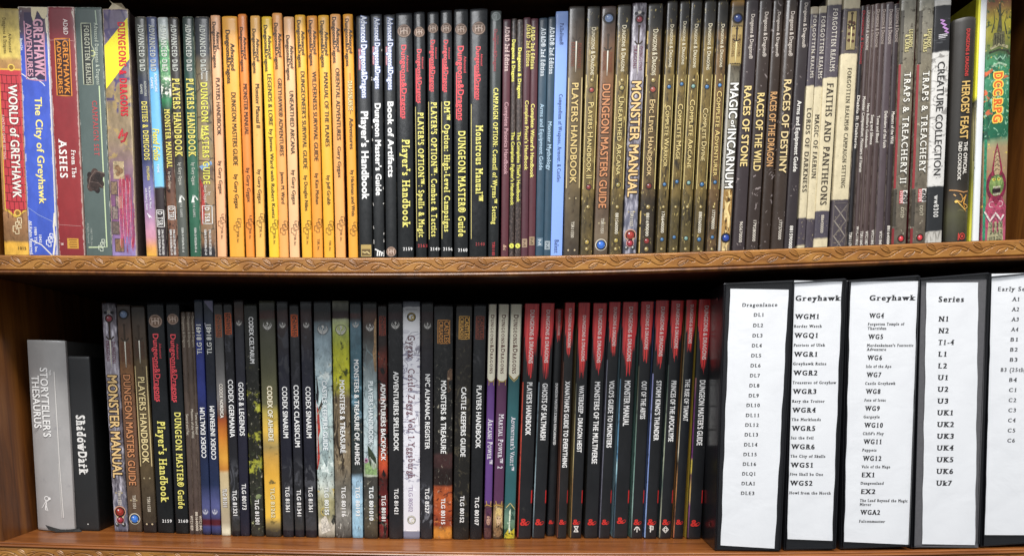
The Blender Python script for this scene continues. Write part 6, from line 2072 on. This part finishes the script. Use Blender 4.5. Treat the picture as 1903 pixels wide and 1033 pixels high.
class Binder:
    def __init__(s, tl, tr, bl, br, label, Y, yaw=0.0, depth=.255):
        P = [unp(*q, Y) for q in (tl, tr, bl, br)]
        mt, mb_ = (P[0] + P[1]) / 2, (P[2] + P[3]) / 2
        ax = (mt - mb_).normalized()
        s.lean = math.atan2(ax.x, ax.z)
        c = math.cos(s.lean)
        s.w = ((P[1] - P[0]).length + (P[3] - P[2]).length) / 2 * c - .0006
        zs = float(ZL(mb_.x))
        zb = zs + abs(math.sin(s.lean)) * s.w / 2 + .0002
        s.base = mb_ + ax * ((zb - mb_.z) / ax.z)
        s.h = (mt.z - s.base.z) / c
        s.Y = Y
        s.root = bpy.data.objects.new('ring_binder', None)
        COL.objects.link(s.root)
        s.root.location = s.base
        s.root.rotation_euler = (0, s.lean, math.radians(yaw))
        s.root['label'], s.root['category'], s.root['group'] = label, 'ring binder', G_BIN
        w, h = s.w, s.h
        rounded_box('spine_panel', w, .0035, h, .0012, VINYL, s.root)
        for x in (-w / 2 + .0016, w / 2 - .0016):
            o = rounded_box('side_cover', .0030, depth - .0042, h, .0010, VINYL, s.root, (x, .0040, 0))
            if x > 0:
                o.rotation_euler = (0, 0, .026)     # binders taper towards the opening
        mb = MB()
        mb.box(-w / 2 + .006, w / 2 - .012, .012, depth - .02, .012, h - .012, stuff_mat('filed_papers', '#b9b6ae', .8, 300, .1, streak=(1800, 40, 40)))
        mb.build('filed_papers', s.root)
        # welded seams around the spine panel
        mb = MB()
        e = .0022
        for (x0, x1, z0, z1) in ((-w / 2 + e, -w / 2 + e + .0009, e, h - e), (w / 2 - e - .0009, w / 2 - e, e, h - e), (-w / 2 + e + .0009, w / 2 - e - .0009, e, e + .0009), (-w / 2 + e + .0009, w / 2 - e - .0009, h - e - .0009, h - e)):
            mb.box(x0, x1, -.0006, .0004, z0, z1, VINYL)
        n = int((h - .01) / .0026)
        for k in range(n):
            z = .005 + k * .0026
            mb.box(-w / 2 + .0002, -w / 2 + .0016, -.0003, .0006, z, z + .0012, VINYL)
        mb.build('welded_seam', s.root)
        mb = MB()
        for z in (h * .955, h * .085):
            for sx in (-1, 1):
                V = [(sx * (w / 2 + .0008), .026 + .0028 * math.cos(a * math.pi / 6), z + .0028 * math.sin(a * math.pi / 6)) for a in range(12)]
                V += [(sx * (w / 2 + .0016), .026, z)]
                mb.add(V, [(a, (a + 1) % 12, 12) for a in range(12)], RIVET)
        mb.build('rivet', s.root)

    def loc(s, px, py):
        q = unp(px, py, s.Y) - s.base
        c, n = math.cos(s.lean), math.sin(s.lean)
        return (q.x * c - q.z * n, q.x * n + q.z * c)

    def paper(s, tl, tr, bl, br, back=None):
        if back:
            mb = MB()
            V = [s.loc(*q) for q in back]
            mb.add([(x, -.0006, z) for x, z in V], [(0, 1, 3, 2)], GREY)
            mb.build('backing_card', s.root)
        n, m = 8, 40
        A = [Vector(s.loc(*q)) for q in (tl, tr, bl, br)]
        V, Fc = [], []
        rr = random.Random(int(tl[0]))
        ph = [rr.uniform(0, 6) for _ in range(5)]

        def sheet_y(u, v):
            wave = .0004 * np.sin(v * 9 + u * 3 + ph[2]) * np.sin(u * 4 + v * 5 + ph[3]) + .0003 * np.sin(u * 7 + v * 17 + ph[4]) * np.exp(-4 * v)
            return -.0016 + .5 * wave

        s.sheet_y, s.A = sheet_y, A
        for j in range(m + 1):
            for i in range(n + 1):
                u, v = i / n, j / m
                q = (A[0] * (1 - u) + A[1] * u) * (1 - v) + (A[2] * (1 - u) + A[3] * u) * v
                jag = .0003 * math.sin(v * 23 + ph[0]) + .0002 * math.sin(v * 51 + ph[1])
                x = min(max(q.x + jag * (1 if i in (0, n) else 0), -s.w / 2 + .0018), s.w / 2 - .0018)
                V.append((x, float(sheet_y(u, v)), q.y))
        for j in range(m):
            for i in range(n):
                a = j * (n + 1) + i
                Fc.append((a, a + 1, a + n + 2, a + n + 1))
        mb = MB()
        mb.add(V, Fc, PAPER)
        s.pap = mb.build('paper_insert', s.root, smooth=True)
        mb = MB()
        w, h = s.w, s.h
        g = .0016
        mb.add([(-w / 2 + g, -.0036, .002), (w / 2 - g, -.0036, .002), (w / 2 - g, -.0036, h - .002), (-w / 2 + g, -.0036, h - .002)], [(0, 1, 2, 3)], FILM)
        mb.build('clear_sleeve', s.root)
        mb = MB()
        for (x0, x1, z0, z1) in ((-w / 2 + g - .0006, w / 2 - g + .0006, h - .002, h - .0014), (-w / 2 + g - .0006, -w / 2 + g, .002, h - .002), (w / 2 - g, w / 2 - g + .0006, .002, h - .002)):
            mb.box(x0, x1, -.0037, .0002, z0, z1, VINYL)
        mb.build('sleeve_border', s.root)

    def write(s, items, st, col='#1d1d20', name='printed_list'):
        """items: (text, x0, x1, y, cap) in photo pixels, read left to right"""
        mb = MB()
        c = ink(col, .6)
        for it in items:
            txt, x0, x1, y, cap = it[:5]
            stt = it[5] if len(it) > 5 else st
            V, Fc = layout(txt, .046 if 'B' in stt else (.034 if 'b' in stt else 0.0), 'r' in stt)
            a, b_ = Vector(s.loc(x0, y)), Vector(s.loc(x1, y))
            k = (b_ - a).length / max(V[:, 0].max(), 1e-6)
            up = Vector(s.loc(x0, y - cap)) - a
            d = (b_ - a).normalized()
            nrm = Vector((-d.y, d.x))
            ky = up.length / CAP
            # small slant of the print follows the sheet
            X = a.x + V[:, 0] * k * d.x + (V[:, 1] - CAP / 2) * ky * nrm.x
            Z = a.y + V[:, 0] * k * d.y + (V[:, 1] - CAP / 2) * ky * nrm.y
            q = s.A
            vv = np.clip((q[0].y - Z) / (q[0].y - q[2].y), 0, 1)
            lx = q[0].x * (1 - vv) + q[2].x * vv
            rx = q[1].x * (1 - vv) + q[3].x * vv
            uu = np.clip((X - lx) / (rx - lx), 0, 1)
            mb.add(np.column_stack([X, s.sheet_y(uu, vv) - .00007 - .00003 * V[:, 2], Z]), Fc, c)
        o = mb.build(name, s.pap)
        return o


YB = .004
B1 = Binder((1349.5, 523), (1472, 523), (1327.5, 1026), (1450.5, 1026), 'leftmost ring binder, its spine sheet a narrow column of short codes numbered 1 to 16', YB, -5.2)
B1.paper((1358, 536), (1463, 539), (1340, 1013), (1437, 1017))
ys = [584.5, 604, 623, 641.5, 660, 678.5, 697, 715.5, 734, 752, 770.5, 788.5, 806.5, 825, 843, 861, 879, 897, 915]
its = [('Dragonlance', 1380, 1443, 566.5, 6.5)]
for i, (t, y) in enumerate(zip(['DL%d' % k for k in range(1, 17)] + ['DLQ1', 'DLA1', 'DLE3'], ys)):
    cx = 1410.5 - (y - 584.5) * .0625
    wd = 18 if len(t) == 3 else 24
    its.append((t, cx - wd / 2 - 1, cx + wd / 2 - 1, y + .5, 6.3))
B1.write(its, 'br')

B2 = Binder((1474.5, 519.5), (1570.5, 519.5), (1456.5, 1022), (1552.5, 1022), 'narrow ring binder pairing bold codes with small names, heading cut at its right', YB, -4)
B2.paper((1476, 521), (1563, 523.5), (1463, 1001), (1544, 1003))
its = [('Greyhawk', 1479, 1561, 554, 9.5)]
rows = [('WGM1', 588, 44), ('WGQ1', 623, 43), ('WGR1', 658, 43), ('WGR2', 692.5, 44), ('WGR3', 727, 43), ('WGR4', 761.5, 43), ('WGR5', 795.5, 43), ('WGR6', 829.5, 43), ('WGS1', 863.5, 41), ('WGS2', 897, 41)]
subs = [('Border Watch', 606, 50), ('Patriots of Ulek', 641, 57), ('Greyhawk Ruins', 675.5, 60), ('Treasures of Greyhaw', 710.5, 79), ('Rary the Traitor', 745, 59), ('The Marklands', 779, 53), ('Iuz the Evil', 813, 41), ('The City of Skulls', 847, 63), ('Five Shall be One', 880.5, 60), ('Howl from the North', 915, 75)]
for i, ((a, y, wd), (c, y2, w2)) in enumerate(zip(rows, subs)):
    x = 1477.5 - i * 1.05
    its += [(a, x, x + wd, y, 8.8), (c, x - 1, x - 1 + w2, y2, 5)]
B2.write(its, 'Br')

B3 = Binder((1576.5, 515.5), (1706.5, 515.5), (1562, 1024), (1689, 1024), 'widest ring binder, the same bold heading sitting at right over a long indented list', YB, -3)
B3.paper((1582, 523), (1703, 523), (1569, 1006), (1686.5, 1010))
its = [('Greyhawk', 1616, 1699, 553.5, 9.5)]
seq = [('WG4', 586.5, 27), ('Forgotten Temple of', 602, 66, 's'), ('Tharzidun', 610, 34, 's'), ('WG5', 625.5, 27), ('Mordenkainen\'s Fantastic', 641.5, 84, 's'), ('Adventure', 649, 35, 's'), ('WG6', 664.5, 27), ('Isle of the Ape', 680.5, 46, 's'), ('WG7', 696, 27), ('Castle Greyhawk', 712, 55, 's'), ('WG8', 727, 27), ('Fate of Istuc', 743, 39, 's'), ('WG9', 758.5, 27), ('Gargoyle', 774, 29, 's'),
       ('WG10', 789.5, 34), ('Child\'s Play', 805, 38, 's'), ('WG11', 820, 33), ('Puppets', 835.5, 26, 's'), ('WG12', 851, 34), ('Vale of the Mage', 866.5, 52, 's'), ('EX1', 881.5, 23), ('Dungeonland', 897, 42, 's'), ('EX2', 912.5, 26), ('The Land Beyond the Magic', 929, 86, 's'), ('Mirror', 936.5, 21, 's'), ('WGA2', 951, 36), ('Falconmaster', 967.5, 47, 's')]
for r in seq:
    x = 1615 - (r[1] - 586.5) * .0462
    sm = len(r) > 3
    its.append((r[0], x - (1.5 if sm else 0), x - (1.5 if sm else 0) + r[2], r[1], 5 if sm else 8.6))
B3.write(its, 'Br')

B4 = Binder((1709.5, 511), (1836.5, 511), (1692, 1020.5), (1819, 1020.5), 'ring binder with grey margins beside its sheet and large widely spaced codes', YB, -2)
B4.paper((1722, 525), (1816, 525), (1713, 1010), (1809, 1011), back=[(1713, 520), (1833, 519), (1697, 1016), (1816, 1016)])
its = [('Series', 1744, 1790, 556, 10)]
for i, (t, wd) in enumerate((('N1', 18), ('N2', 19), ('T1-4', 29), ('L1', 16), ('L2', 17), ('U1', 19), ('U2', 20), ('U3', 20), ('UK1', 29), ('UK2', 31), ('UK3', 31), ('UK4', 31), ('UK5', 31), ('UK6', 31), ('Uk7', 29))):
    y = 592.5 + i * 21.75 - max(0, i - 3) * .03
    x = 1743.5 - i * .36
    its.append((t, x, x + wd, y, 9.2))
B4.write(its, 'Br', '#2b2b2e')

B5 = Binder((1838.5, 506), (1963, 506), (1821, 1015.5), (1945, 1015.5), 'rightmost ring binder, cut off by the picture edge, with light grey type', YB, -1)
B5.paper((1842, 509), (1952, 507), (1829, 993), (1932, 993))
its = [('Early Series', 1854, 1928, 537, 7.6)]
for i, t in enumerate(('A1', 'A2', 'A3', 'A4', 'B1', 'B2', 'B3', 'B3 (25th)', 'B4', 'C1', 'C2', 'C3', 'C4', 'C5', 'C6')):
    y = 556 + i * 18.7
    cx = 1886 - i * .62
    wd = 14 if len(t) == 2 else 46
    its.append((t, cx - wd / 2, cx + wd / 2, y, 7))
B5.write(its, 'br', '#4a4a4e')
